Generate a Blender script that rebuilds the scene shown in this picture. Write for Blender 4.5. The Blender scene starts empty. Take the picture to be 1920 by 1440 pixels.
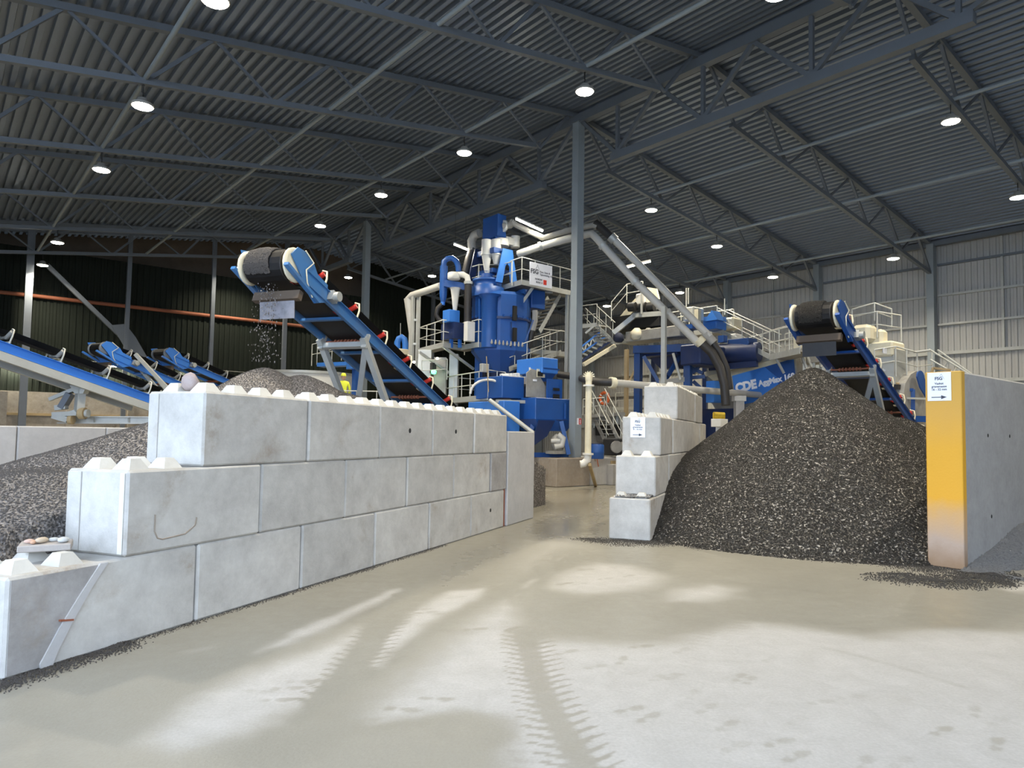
import bpy, math, random
import numpy as np
from mathutils import Matrix, Vector
random.seed(7)
S = bpy.context.scene
COL = S.collection
sin, cos, R, pi = math.sin, math.cos, math.radians, math.pi

# ------------------------------------------------------------------ camera
FPX, PPX, PPY, HOR, ROLL, EYE = 1331.0, 960.0, 742.0, 71.0, 0.0165, 2.0
_p = math.atan(HOR / FPX)
_fw = Vector((0, cos(_p), sin(_p))); _u0 = Vector((0, -sin(_p), cos(_p))); _r0 = Vector((1, 0, 0))
_r = _r0 * cos(ROLL) + _u0 * sin(ROLL); _u = -_r0 * sin(ROLL) + _u0 * cos(ROLL)
cd = bpy.data.cameras.new('camera'); cam = bpy.data.objects.new('camera', cd); COL.objects.link(cam)
cd.sensor_width = 36.0; cd.sensor_fit = 'HORIZONTAL'; cd.lens = 36.0 * FPX / 1920.0
cd.shift_y = (PPY - 720.0) / 1920.0; cd.clip_end = 300
cam.matrix_world = Matrix(((_r.x, _u.x, -_fw.x, 0), (_r.y, _u.y, -_fw.y, 0), (_r.z, _u.z, -_fw.z, EYE), (0, 0, 0, 1)))
S.camera = cam

# ------------------------------------------------------------------ world, exposure
S.view_settings.view_transform = 'Standard'; S.view_settings.look = 'None'
S.view_settings.gamma = 1.0; S.view_settings.use_curve_mapping = False
S.view_settings.exposure = 1.12
W = bpy.data.worlds.new('overcast_sky'); S.world = W; W.use_nodes = True
_bg = W.node_tree.nodes['Background']
_bg.inputs[0].default_value = (0.62, 0.76, 1.0, 1); _bg.inputs[1].default_value = 3.2
S.cycles.max_bounces = 5; S.cycles.diffuse_bounces = 3; S.cycles.glossy_bounces = 2; S.cycles.transmission_bounces = 2; S.cycles.caustics_reflective = False; S.cycles.caustics_refractive = False
S.cycles.debug_use_spatial_splits = True
LAMP_W = 175.0
TUBE_W = 60.0

# ------------------------------------------------------------------ frames
AZ = R(50.7)
B = Vector((sin(AZ), cos(AZ), 0)); A = Vector((-cos(AZ), sin(AZ), 0))
def U(u, v, z): return B * u + A * v + Vector((0, 0, z))
def frame(o, xdir, up=(0, 0, 1)):
    x = Vector(xdir).normalized(); z = Vector(up); y = z.cross(x).normalized(); z = x.cross(y).normalized(); o = Vector(o)
    return Matrix(((x.x, y.x, z.x, o.x), (x.y, y.y, z.y, o.y), (x.z, y.z, z.z, o.z), (0, 0, 0, 1)))
def FB(u, v, z=0.0): return frame(U(u, v, z), B)          # building frame: local x = across the hall, y = along the ridge
WAZ = R(21.5); WD = Vector((sin(WAZ), cos(WAZ), 0))
def ray(x, y): return _fw + _r * ((x - PPX) / FPX) - _u * ((y - PPY) / FPX)
CO = Vector((0, 0, EYE))
def at(x, y, Y): d = ray(x, y); return CO + d * (Y / d.y)
def onz(x, y, z=0.0): d = ray(x, y); return CO + d * ((z - EYE) / d.z)
def uvz(P): return Vector((P.dot(B), P.dot(A), P.z))
def onu(x, y, u): d = ray(x, y); return CO + d * (u / d.dot(B))
def onv(x, y, v): d = ray(x, y); return CO + d * (v / d.dot(A))

# ------------------------------------------------------------------ mesh builder
class MB:
    def __init__(s, M=None): s.v = []; s.f = []; s.sm = []; s.M = M
    def add(s, vs, fs, smooth=False, M=None):
        n = len(s.v); M = M if M is not None else s.M
        for p in vs:
            p = Vector(p); s.v.append(tuple(M @ p) if M is not None else tuple(p))
        for f in fs: s.f.append(tuple(i + n for i in f)); s.sm.append(smooth)
        return s
    def box(s, x0, x1, y0, y1, z0, z1, M=None):
        v = [(x0,y0,z0),(x1,y0,z0),(x1,y1,z0),(x0,y1,z0),(x0,y0,z1),(x1,y0,z1),(x1,y1,z1),(x0,y1,z1)]
        return s.add(v, [(3,2,1,0),(4,5,6,7),(0,1,5,4),(1,2,6,5),(2,3,7,6),(3,0,4,7)], M=M)
    def cbox(s, x0, x1, y0, y1, z0, z1, b=0.02, M=None):   # chamfered box
        X = (x0, x1); Y = (y0, y1); Z = (z0, z1); v = []; idx = {}
        for i in (0, 1):
            for j in (0, 1):
                for k in (0, 1):
                    sx, sy, sz = (b if i == 0 else -b), (b if j == 0 else -b), (b if k == 0 else -b)
                    for a, q in enumerate(((X[i], Y[j]+sy, Z[k]+sz), (X[i]+sx, Y[j], Z[k]+sz), (X[i]+sx, Y[j]+sy, Z[k]))):
                        idx[i,j,k,a] = len(v); v.append(q)
        g = lambda i,j,k,a: idx[i,j,k,a]
        F = [(g(0,0,0,0),g(0,0,1,0),g(0,1,1,0),g(0,1,0,0)), (g(1,0,0,0),g(1,1,0,0),g(1,1,1,0),g(1,0,1,0)),
             (g(0,0,0,1),g(1,0,0,1),g(1,0,1,1),g(0,0,1,1)), (g(0,1,0,1),g(0,1,1,1),g(1,1,1,1),g(1,1,0,1)),
             (g(0,0,0,2),g(0,1,0,2),g(1,1,0,2),g(1,0,0,2)), (g(0,0,1,2),g(1,0,1,2),g(1,1,1,2),g(0,1,1,2))]
        for k in (0, 1):
            for j in (0, 1): F.append((g(0,j,k,1),g(1,j,k,1),g(1,j,k,2),g(0,j,k,2)))
            for i in (0, 1): F.append((g(i,0,k,0),g(i,1,k,0),g(i,1,k,2),g(i,0,k,2)))
        for i in (0, 1):
            for j in (0, 1): F.append((g(i,j,0,0),g(i,j,1,0),g(i,j,1,1),g(i,j,0,1)))
        for i in (0, 1):
            for j in (0, 1):
                for k in (0, 1): F.append((g(i,j,k,0),g(i,j,k,1),g(i,j,k,2)))
        c = Vector(((x0+x1)/2, (y0+y1)/2, (z0+z1)/2)); G = []
        for f in F:
            p = [Vector(v[i]) for i in f]; n = (p[1]-p[0]).cross(p[2]-p[0]); m = sum(p, Vector())/len(p)
            G.append(f if n.dot(m-c) > 0 else f[::-1])
        return s.add(v, G, M=M)
    def bar(s, a, b, w, h=None, up=(0,0,1), M=None):        # rectangular bar a->b
        a = Vector(a); b = Vector(b); h = h or w; d = b - a; L = d.length
        if L < 1e-6: return s
        up = Vector(up)
        if abs(d.normalized().dot(up)) > 0.99: up = Vector((0.6, 0.8, 0))
        F = frame(a, d, up)
        if M is not None: F = M @ F
        elif s.M is not None: F = s.M @ F
        n = max(1, int(L/1.6)); vs = []; fs = [(0,3,2,1), (4*n,4*n+1,4*n+2,4*n+3)]
        for i in range(n+1):
            x = L*i/n; vs += [(x,-w/2,-h/2),(x,w/2,-h/2),(x,w/2,h/2),(x,-w/2,h/2)]
        for i in range(n):
            for k in range(4): k2 = (k+1) % 4; fs.append((4*i+k, 4*i+k2, 4*i+4+k2, 4*i+4+k))
        return s.add(vs, fs, M=F)
    def tube(s, pts, r, n=8, cap=True, smooth=True, M=None):
        P = [Vector(p) for p in pts]; rr = list(r) if isinstance(r, (list, tuple)) else [r]*len(P)
        if len(P) == 2 and (P[1]-P[0]).length > 4.0:
            k = int((P[1]-P[0]).length/2.0); rr = [rr[0]+(rr[1]-rr[0])*i/k for i in range(k+1)]; P = [P[0]+(P[1]-P[0])*(i/k) for i in range(k+1)]
        m = len(P)
        vs = []; fs = []; prev = None
        for i in range(m):
            t = (P[min(i+1,m-1)] - P[max(i-1,0)]).normalized()
            if prev is None:
                q = Vector((0,0,1)) if abs(t.z) < 0.9 else Vector((1,0,0)); x = q.cross(t).normalized()
            else: x = (prev - t*prev.dot(t)).normalized()
            y = t.cross(x); prev = x
            for k in range(n): a = 2*pi*k/n; vs.append(P[i] + (x*cos(a) + y*sin(a))*rr[i])
        for i in range(m-1):
            for k in range(n): k2 = (k+1) % n; fs.append((i*n+k, i*n+k2, (i+1)*n+k2, (i+1)*n+k))
        s.add(vs, fs, smooth, M)
        if cap:
            s.add(vs[:n], [tuple(range(n))[::-1]], False, M); s.add(vs[-n:], [tuple(range(n))], False, M)
        return s
    def lathe(s, prof, n=24, M=None, smooth=True, cap=True, ph=0.0):    # profile [(r,z)] bottom to top
        vs = []; fs = []
        for r, z in prof:
            for k in range(n): a = 2*pi*k/n + ph; vs.append((r*cos(a), r*sin(a), z))
        for i in range(len(prof)-1):
            for k in range(n): k2 = (k+1) % n; fs.append((i*n+k, i*n+k2, (i+1)*n+k2, (i+1)*n+k))
        s.add(vs, fs, smooth, M)
        if cap:
            s.add(vs[:n], [tuple(range(n))[::-1]], False, M); s.add(vs[-n:], [tuple(range(n))], False, M)
        return s
    def prism(s, poly, d0, d1, M=None):       # polygon in local XY, extruded along Z
        n = len(poly); ar = sum(poly[i][0]*poly[(i+1)%n][1]-poly[(i+1)%n][0]*poly[i][1] for i in range(n))
        if ar < 0: poly = poly[::-1]
        vs = [(x,y,d0) for x,y in poly] + [(x,y,d1) for x,y in poly]
        fs = [tuple(range(n))[::-1], tuple(range(n, 2*n))] + [(i, (i+1)%n, (i+1)%n+n, i+n) for i in range(n)]
        return s.add(vs, fs, M=M)
    def frust(s, a, b, z0, z1, M=None, ca=(0,0), cb=(0,0)):   # rectangular frustum: half sizes a at z0, b at z1
        v = [(ca[0]-a[0],ca[1]-a[1],z0),(ca[0]+a[0],ca[1]-a[1],z0),(ca[0]+a[0],ca[1]+a[1],z0),(ca[0]-a[0],ca[1]+a[1],z0),
             (cb[0]-b[0],cb[1]-b[1],z1),(cb[0]+b[0],cb[1]-b[1],z1),(cb[0]+b[0],cb[1]+b[1],z1),(cb[0]-b[0],cb[1]+b[1],z1)]
        return s.add(v, [(3,2,1,0),(4,5,6,7),(0,1,5,4),(1,2,6,5),(2,3,7,6),(3,0,4,7)], M=M)
    def mesh(s, name, mat):
        me = bpy.data.meshes.new(name); me.from_pydata(s.v, [], s.f)
        if mat: me.materials.append(mat)
        if s.sm: me.polygons.foreach_set('use_smooth', s.sm)
        me.update(); return me
    def build(s, name, mat, parent=None, label=None):
        return obj(name, s.mesh(name, mat), parent, label)

def obj(name, me, parent=None, label=None):
    o = bpy.data.objects.new(name, me); COL.objects.link(o)
    if parent is not None: o.parent = parent
    if label: o['label'] = label
    return o
def tag(o, label, cat, group=None):
    o['label'] = label; o['category'] = cat
    if group: o['group'] = group
    return o
def thing(name, label, cat, M=None, group=None):
    o = bpy.data.objects.new(name, None); COL.objects.link(o); o.empty_display_size = 0.2
    if M is not None: o.matrix_world = M if isinstance(M, Matrix) else Matrix.Translation(Vector(M))
    return tag(o, label, cat, group)
def struct(o): o['kind'] = 'structure'; return o
def stuff(o): o['kind'] = 'stuff'; return o
def inst(name, me, M, parent=None):           # object sharing mesh data
    o = bpy.data.objects.new(name, me); COL.objects.link(o)
    if parent is not None: o.parent = parent
    o.matrix_local = M if isinstance(M, Matrix) else Matrix.Translation(Vector(M))
    return o
def T(x, y, z): return Matrix.Translation((x, y, z))
def RZ(a): return Matrix.Rotation(a, 4, 'Z')
def RX(a): return Matrix.Rotation(a, 4, 'X')
def RY(a): return Matrix.Rotation(a, 4, 'Y')
def text(body, size, mat, parent, M, bold=0.0, align='CENTER', name='lettering', ext=0.002):
    cu = bpy.data.curves.new('txt', 'FONT'); cu.body = body; cu.size = size; cu.align_x = align; cu.extrude = ext; cu.offset = bold
    cu.resolution_u = 3
    t = bpy.data.objects.new('txt', cu); COL.objects.link(t)
    dg = bpy.context.evaluated_depsgraph_get(); me = bpy.data.meshes.new_from_object(t.evaluated_get(dg))
    bpy.data.objects.remove(t); me.materials.clear(); me.materials.append(mat); me.name = name
    return inst(name, me, M, parent)

# ------------------------------------------------------------------ materials
def new_mat(name, col, rough=0.6, metal=0.0, spec=0.5):
    m = bpy.data.materials.new(name); m.use_nodes = True; b = m.node_tree.nodes['Principled BSDF']
    b.inputs['Base Color'].default_value = (*col, 1); b.inputs['Roughness'].default_value = rough
    b.inputs['Metallic'].default_value = metal; b.inputs['Specular IOR Level'].default_value = spec
    return m
class NG:
    def __init__(s, m): s.t = m.node_tree; s.b = s.t.nodes['Principled BSDF']
    def n(s, typ, **kw):
        x = s.t.nodes.new(typ)
        for k, v in kw.items():
            if k in x.inputs.keys() if hasattr(x.inputs, 'keys') else False: pass
            setattr(x, k, v)
        return x
    def l(s, a, b): s.t.links.new(a, b)
    def coord(s, kind='Object'): return s.n('ShaderNodeTexCoord').outputs[kind]
    def noise(s, vec, scale, detail=4, rough=0.55, dist=0.0):
        x = s.n('ShaderNodeTexNoise'); x.inputs['Scale'].default_value = scale; x.inputs['Detail'].default_value = detail
        x.inputs['Roughness'].default_value = rough; x.inputs['Distortion'].default_value = dist; s.l(vec, x.inputs['Vector']); return x.outputs['Fac']
    def voro(s, vec, scale, feat='F1', out='Distance'):
        x = s.n('ShaderNodeTexVoronoi'); x.feature = feat; x.inputs['Scale'].default_value = scale; s.l(vec, x.inputs['Vector']); return x.outputs[out]
    def ramp(s, fac, stops):
        x = s.n('ShaderNodeValToRGB'); e = x.color_ramp.elements
        while len(e) < len(stops): e.new(0.5)
        for i, (p, c) in enumerate(stops): e[i].position = p; e[i].color = (*c, 1) if len(c) == 3 else c
        s.l(fac, x.inputs['Fac']); return x.outputs['Color']
    def mix(s, fac, a, b, typ='MIX'):
        x = s.n('ShaderNodeMix', data_type='RGBA', blend_type=typ)
        for sock, val in ((x.inputs[0], fac), (x.inputs[6], a), (x.inputs[7], b)):
            if isinstance(val, (int, float)): sock.default_value = val
            elif isinstance(val, tuple): sock.default_value = (*val, 1) if len(val) == 3 else val
            else: s.l(val, sock)
        return x.outputs[2]
    def math(s, op, a, b=None, clamp=False):
        x = s.n('ShaderNodeMath', operation=op); x.use_clamp = clamp
        for i, val in enumerate((a, b)):
            if val is None: continue
            if isinstance(val, (int, float)): x.inputs[i].default_value = val
            else: s.l(val, x.inputs[i])
        return x.outputs[0]
    def bump(s, h, strength=0.3, dist=0.02):
        x = s.n('ShaderNodeBump'); x.inputs['Strength'].default_value = strength; x.inputs['Distance'].default_value = dist
        s.l(h, x.inputs['Height']); s.l(x.outputs['Normal'], s.b.inputs['Normal'])
    def scale(s, vec, sc, rot=(0,0,0)):
        x = s.n('ShaderNodeMapping'); x.inputs['Scale'].default_value = sc; x.inputs['Rotation'].default_value = rot; s.l(vec, x.inputs['Vector']); return x.outputs['Vector']
    def col(s, c): s.l(c, s.b.inputs['Base Color'])
    def rough(s, c): s.l(c, s.b.inputs['Roughness'])
    def attr(s, name): x = s.n('ShaderNodeAttribute'); x.attribute_name = name; return x.outputs['Fac']
    def rnd(s): return s.n('ShaderNodeObjectInfo').outputs['Random']

def painted(name, col, rough=0.42, dirt=0.25, dcol=(0.09, 0.08, 0.065), scale=1.3, metal=0.0):
    m = new_mat(name, col, rough, metal); g = NG(m); c = g.coord()
    k = g.noise(c, scale, 6, 0.65); f = g.ramp(k, [(0.45, (0,0,0)), (0.75, (1,1,1))])
    f2 = g.math('MULTIPLY', f, dirt); g.col(g.mix(f2, col, dcol))
    g.rough(g.math('ADD', g.math('MULTIPLY', k, 0.25), rough - 0.1)); return m
def concrete(name, c0, c1, stain=(0.30, 0.24, 0.17), st=0.5, vary=0.12, pit=0.6):
    m = new_mat(name, c0, 0.85, 0, 0.3); g = NG(m); co = g.coord(); r = g.rnd()
    off = g.n('ShaderNodeVectorMath', operation='ADD'); cmb = g.n('ShaderNodeCombineXYZ')
    q = g.math('MULTIPLY', r, 37.0); g.l(q, cmb.inputs[0]); g.l(q, cmb.inputs[1]); g.l(q, cmb.inputs[2])
    g.l(co, off.inputs[0]); g.l(cmb.outputs[0], off.inputs[1]); v = off.outputs[0]
    n1 = g.noise(v, 2.2, 8, 0.72, 0.12); n2 = g.noise(v, 11, 5, 0.6); n3 = g.noise(v, 0.9, 3, 0.5, 1.2)
    base = g.mix(g.ramp(n1, [(0.3, (0,0,0)), (0.7, (1,1,1))]), c0, c1)
    base = g.mix(g.math('MULTIPLY', n2, 0.22), base, (0.75, 0.73, 0.7))
    sm = g.ramp(n3, [(0.60, (0,0,0)), (0.74, (1,1,1))]); sm = g.math('MULTIPLY', sm, st); sm = g.math('MULTIPLY', sm, g.ramp(g.noise(v, 7, 6, 0.75), [(0.4, (0,0,0)), (0.62, (1,1,1))]))
    base = g.mix(sm, base, stain)
    pv = g.voro(v, 26); pits = g.ramp(pv, [(0.035, (1,1,1)), (0.07, (0,0,0))]); pits = g.math('MULTIPLY', pits, g.ramp(g.noise(v, 3), [(0.5,(0,0,0)),(0.62,(1,1,1))]))
    base = g.mix(g.math('MULTIPLY', pits, 0.55), base, (0.12, 0.11, 0.10))
    vr = g.math('ADD', g.math('MULTIPLY', r, 2*vary), 1-vary); g.col(g.mix(1.0, base, vr, 'MULTIPLY'))
    h = g.math('ADD', g.math('MULTIPLY', n2, 0.6), g.math('MULTIPLY', g.noise(v, 60, 3), 0.4)); h = g.math('SUBTRACT', h, g.math('MULTIPLY', pits, pit))
    g.bump(h, 0.35, 0.012); return m
def emit(name, col, st):
    m = new_mat(name, (0.9,0.9,0.9)); b = m.node_tree.nodes['Principled BSDF']
    b.inputs['Emission Color'].default_value = (*col, 1); b.inputs['Emission Strength'].default_value = st; return m

M_block = concrete('block_concrete', (0.35, 0.33, 0.29), (0.55, 0.53, 0.475), st=0.85, vary=0.10)
M_stud = concrete('stud_concrete', (0.50, 0.48, 0.42), (0.62, 0.60, 0.53), st=0.05)
M_blockold = concrete('stained_block_concrete', (0.20, 0.185, 0.165), (0.40, 0.38, 0.355), st=0.5)
M_slab = concrete('cast_wall_concrete', (0.36, 0.35, 0.335), (0.44, 0.43, 0.41), st=0.15)
M_grey = concrete('grey_wall_concrete', (0.27, 0.265, 0.25), (0.36, 0.355, 0.335), st=0.1)
M_curtain = painted('grey_curtain', (0.22, 0.21, 0.225), 0.4, 0.7, (0.03,0.03,0.035), 3.0)
M_rock = concrete('rock', (0.20, 0.13, 0.11), (0.42, 0.34, 0.31), (0.03,0.028,0.03), st=1.0)
M_brown = concrete('stained_plinth_concrete', (0.24, 0.19, 0.14), (0.32, 0.26, 0.19), (0.12,0.08,0.05), st=0.7)
M_oldc = concrete('old_concrete', (0.22, 0.19, 0.15), (0.40, 0.36, 0.30), (0.08,0.06,0.05), st=0.9)
M_paving = concrete('paving_stone', (0.25, 0.22, 0.19), (0.33, 0.29, 0.25))
M_steel = painted('grey_steel', (0.135, 0.155, 0.18), 0.45, 0.2)
M_roof = painted('roof_sheet', (0.23, 0.275, 0.345), 0.33, 0.15, (0.15,0.15,0.16), 0.6, 0.3)
M_colm = painted('column_paint', (0.27, 0.31, 0.33), 0.45, 0.15)
M_cladding = painted('wall_sheet', (0.42, 0.42, 0.40), 0.5, 0.15, (0.2,0.2,0.19), 0.5)
M_darkwall = painted('dark_sheet', (0.013, 0.017, 0.013), 0.7, 0.3, (0.016,0.016,0.014)); M_darkwall.node_tree.nodes['Principled BSDF'].inputs['Specular IOR Level'].default_value = 0.12
M_brownwall = painted('brown_gable', (0.11, 0.08, 0.055), 0.8, 0.4, (0.04,0.03,0.025))
M_rust = painted('rust_red_pipe', (0.27, 0.085, 0.04), 0.7, 0.25)
M_galv = painted('galvanised_steel', (0.46, 0.47, 0.44), 0.42, 0.3, (0.22,0.2,0.16), 2.0, 0.25)
M_rail = painted('galvanised_rail', (0.56, 0.56, 0.50), 0.45, 0.2, (0.3,0.27,0.2), 2.0, 0.1)
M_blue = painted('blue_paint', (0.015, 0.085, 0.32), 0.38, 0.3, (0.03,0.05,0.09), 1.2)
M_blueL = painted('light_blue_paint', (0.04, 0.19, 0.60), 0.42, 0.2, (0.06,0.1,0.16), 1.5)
M_blueG = painted('dusty_blue_paint', (0.045, 0.17, 0.40), 0.45, 0.45, (0.16,0.16,0.14), 1.8)
M_blueM = painted('deep_blue_paint', (0.011, 0.055, 0.20), 0.45, 0.45, (0.06,0.06,0.055), 1.6)
M_blueD = painted('dark_blue_paint', (0.008, 0.024, 0.095), 0.45, 0.25)
M_white = painted('white_paint', (0.72, 0.71, 0.66), 0.5, 0.25, (0.4,0.36,0.28))
M_cream = painted('cream_rubber_lining', (0.74, 0.68, 0.50), 0.55, 0.3, (0.4,0.33,0.2), 2.0)
M_dust = painted('dusty_grey_steel', (0.34, 0.33, 0.30), 0.7, 0.5, (0.16,0.14,0.11), 2.5)
M_black = painted('black_rubber', (0.012, 0.012, 0.013), 0.55, 0.4, (0.05,0.045,0.04), 3.0)
M_hose = painted('dark_hose', (0.022, 0.02, 0.019), 0.5, 0.3, (0.06,0.05,0.04), 2.0)
M_pipe = painted('pale_grey_pipe', (0.52, 0.51, 0.47), 0.45, 0.25, (0.3,0.26,0.2), 1.5)
M_red = new_mat('red_roller', (0.62, 0.035, 0.022), 0.4)
M_yellow = painted('yellow_floc', (0.6, 0.42, 0.03), 0.6, 0.5, (0.12,0.08,0.02), 6)
M_orange = new_mat('orange_plastic', (0.75, 0.16, 0.05), 0.5)
M_green = emit('green_lamp', (0.02, 1.0, 0.22), 4.0)
M_lamp = emit('lamp_lens', (1.0, 0.94, 0.80), 22.0)
M_tube = emit('tube_lens', (1.0, 0.95, 0.82), 14.0)
for _m in (M_lamp, M_tube): _m.cycles.emission_sampling = 'NONE'      # the lamps' own area lights do the lighting
M_darkgap = new_mat('dark_opening', (0.01, 0.01, 0.01), 0.9)
M_sign = new_mat('sign_white', (0.78, 0.80, 0.86), 0.35)
M_ink = new_mat('sign_ink', (0.035, 0.04, 0.055), 0.5)
M_inkl = new_mat('sign_grey_line', (0.4, 0.42, 0.46), 0.5)
M_vest = new_mat('hi_vis_yellow', (0.72, 0.76, 0.05), 0.7)
M_skin = new_mat('skin', (0.45, 0.26, 0.19), 0.6)
M_navy = new_mat('navy_cloth', (0.02, 0.025, 0.05), 0.8)
M_wood = painted('weathered_wood', (0.40, 0.30, 0.16), 0.8, 0.3)

# ================================================================== STRUCTURE
UR, UG, ZR, SL = 19.75, 19.6, 14.91, 0.147        # ridge, girder line, ridge chord height, roof slope
VT = {k: 14.24 + 6.0*k for k in range(-2, 7)}
def zt(u): return ZR - SL*abs(u - UR)
def zb(u): return zt(u) - 1.55
VEND = 46.6

def corr(name, mat, ax0, ax1, l0, l1, per, dep, place, sub=1):     # trapezoid sheet: profile along a, extruded along l
    mb = MB(); prof = []; a = ax0
    while a < ax1 - 1e-4:
        for f, d in ((0, 0), (0.42, 0), (0.5, 1), (0.92, 1)):
            if a + f*per <= ax1: prof.append((a + f*per, d*dep))
        a += per
    prof.append((ax1, 0)); vs = []; fs = []
    for (p, d) in prof:
        for i in range(sub+1): vs.append(place(p, d, l0 + (l1-l0)*i/sub))
    w = sub + 1
    for i in range(len(prof)-1):
        for j in range(sub): fs.append((i*w+j, (i+1)*w+j, (i+1)*w+j+1, i*w+j+1))
    mb.add(vs, fs); return mb.build(name, mat)

# roof: ribbed sheets, ribs along the ridge direction
ZS = 0.16
for nm, a0, a1 in (('ceiling', -9.0, UR), ('ceiling', UR, 39.7)):
    o = corr(nm, M_roof, a0, a1, -9.0, VEND+1.5, 0.33, -0.13, lambda p, d, l: U(p, l, zt(p) + ZS + 0.13 + d), 48)
    struct(o); o['label'] = 'grey ribbed steel roof sheets ' + ('on the left slope' if a0 < 0 else 'on the right slope')
# ridge cover strip
mb = MB(); mb.bar(U(UR, -9, zt(UR)+ZS+0.16), U(UR, VEND+1, zt(UR)+ZS+0.16), 0.9, 0.03); struct(mb.build('trim_1', M_roof))

# right side wall
UWALL = 39.6
o = corr('wall_right', M_cladding, -9.0, VEND+0.5, 0.0, 12.35, 0.27, 0.045, lambda p, d, l: U(UWALL + d, p, l), 8); struct(o)
GZ = [10.95, 9.38, 7.88, 6.42, 4.95]
n = 1
for k in range(-3, 6):
    v0 = 14.24 + 6*k
    for z in GZ:
        mb = MB(); h = 0.10 if z > 7 else 0.16
        mb.bar(U(UWALL-0.10, v0+0.19, z), U(UWALL-0.10, v0+5.81, z), 0.2, h)
        o = mb.build('wall_girt', M_steel if z > 10 else M_galv); tag(o, 'horizontal grey wall rail between hall columns on ribbed right wall', 'girt', 'wall rails'); struct(o)
    mb = MB(); mb.box(-0.06, 0.06, -0.05, 0.05, 6.5, 12.2, M=FB(UWALL-0.08, v0+3.0))
    o = mb.build('wall_stud', M_galv); tag(o, 'slim vertical steel post midway between hall columns on right wall', 'post', 'wall studs'); struct(o)
    t = thing('wall_column', 'grey steel column of the ribbed right wall, number %d from the dark end' % (6-k), 'column', FB(UWALL-0.42, v0)); struct(t)
    mb = MB(); mb.box(-0.2, 0.2, -0.17, 0.17, 0.02, 12.0); mb.build('shaft', M_colm, t)
    MB().box(-0.3, 0.3, -0.3, 0.3, 0, 0.03).build('base_plate', M_steel, t)
# eave beam
mb = MB(); mb.bar(U(UWALL-0.35, -9, 12.02), U(UWALL-0.35, VEND, 12.02), 0.3, 0.24); o = mb.build('trim_2', M_steel); struct(o)

# dark end wall of the neighbouring building
def zend(u): return 11.75 if u < 22 else 15.4
o = corr('wall_back', M_darkwall, -10.0, 24.0, 3.85, 11.75, 0.32, 0.05, lambda p, d, l: U(p, VEND + d, l), 6); struct(o)
o = corr('wall_back', M_darkwall, 24.0, 39.7, 0.0, 14.8, 0.32, 0.05, lambda p, d, l: U(p, VEND + d, l), 6); struct(o)
mb = MB(); mb.box(-10, 24, 0.0, 0.25, 0, 3.85, M=FB(0, VEND-0.2)); o = mb.build('wall_plinth', M_oldc); struct(o)
for i in range(11):
    mb = MB(); mb.box(0, 0.34, -0.22, 0, 0, 3.8, M=FB(-9.4+3.05*i, VEND-0.2)); struct(mb.build('wall_plinth_pilaster', M_oldc))
mb = MB(); mb.box(-10, 24, -0.12, 0, 2.55, 2.68, M=FB(0, VEND-0.2)); o = mb.build('trim_3', M_wood); struct(o)
mb = MB(); mb.box(-10, 41, 0, 0.1, 11.3, 16, M=FB(0, VEND+1.3)); o = mb.build('wall_gable', M_brownwall); struct(o)
mb = MB(); mb.tube([U(-9, VEND-0.15, 9.1), U(24, VEND-0.15, 9.1)], 0.11, 8)
tag(mb.build('wall_pipe', M_rust), 'long rust red pipe running level across the dark ribbed end wall', 'pipe')
mb = MB(); mb.tube([U(0, VEND-0.1, 5.75), U(24, VEND-0.1, 5.65)], 0.015, 5)
tag(mb.build('light_cable', M_galv), 'thin cable strung across the dark end wall at tube light height', 'cable')

# unseen walls behind the viewer, added to block daylight except at the near left corner
o = corr('wall_unseen_front', M_cladding, 5.0, 39.6, 0.0, 14.5, 0.5, 0.045, lambda p, d, l: U(p, -9.0 - d, l), 6); struct(o)
o = corr('wall_unseen_left', M_cladding, 15.0, VEND, 0.0, 10.8, 0.5, 0.045, lambda p, d, l: U(-9.0 - d, p, l), 6); struct(o)
# main hall columns
def column(v, label, w, zc, mat):
    t = thing('hall_column', label, 'column', FB(UG, v)); h = w/2
    MB().box(-h, h, -h, h, 0.03, zc).build('shaft', mat, t); MB().box(-h-0.12, h+0.12, -h-0.12, h+0.12, 0, 0.04).build('base_plate', M_steel, t)
    MB().box(-h-0.05, h+0.05, -h-0.05, h+0.05, zc-0.02, zc+0.03).build('cap_plate', M_steel, t); return t
c1 = column(20.0, 'tall square grey steel column standing in the middle of the hall', 0.34, 14.5, M_colm)
column(37.8, 'slimmer looking grey steel column far behind the left conveyor', 0.34, 14.5, M_colm)

# ridge girders
def girder(v0, v1, bots, label, vmax=None):
    t = thing('ridge_girder', label, 'truss', FB(UG, v0, 12.5)); F = lambda v, z: (0, v - v0, z - 12.5)
    ZT, ZB = 14.62, 12.52
    mb = MB(); mb.bar(F(v0-0.0, ZT), F(v1, ZT), 0.3, 0.34); mb.build('top_chord', M_steel, t)
    mb = MB(); mb.bar(F(bots[0]-0.35, ZB), F(bots[-1]+0.25, ZB), 0.28, 0.3); mb.build('bottom_chord', M_steel, t)
    tops = [v0+0.2] + [(a+b)/2 for a, b in zip(bots[:-1], bots[1:])] + [v1-0.2]
    for i, b in enumerate(bots):
        for tp in (tops[i], tops[i+1]):
            mb = MB(); mb.bar(F(b, ZB+0.1), F(tp, ZT-0.12), 0.14, 0.14, up=(1,0,0)); mb.build('diagonal', M_steel, t)
        mb = MB(); mb.bar(F(b, ZB+0.1), F(b, ZT-0.12), 0.12, 0.12, up=(1,0,0)); mb.build('vertical_strut', M_steel, t)
    return t
girder(2.2, 20.0, [6.4, 10.26, 14.06, 17.9], 'heavy grey lattice girder under the ridge, upper right of the middle column')
girder(20.0, 37.8, [22.38, 26.68, 30.9, 35.45], 'heavy grey lattice girder under the ridge above the blue tower')
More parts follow.
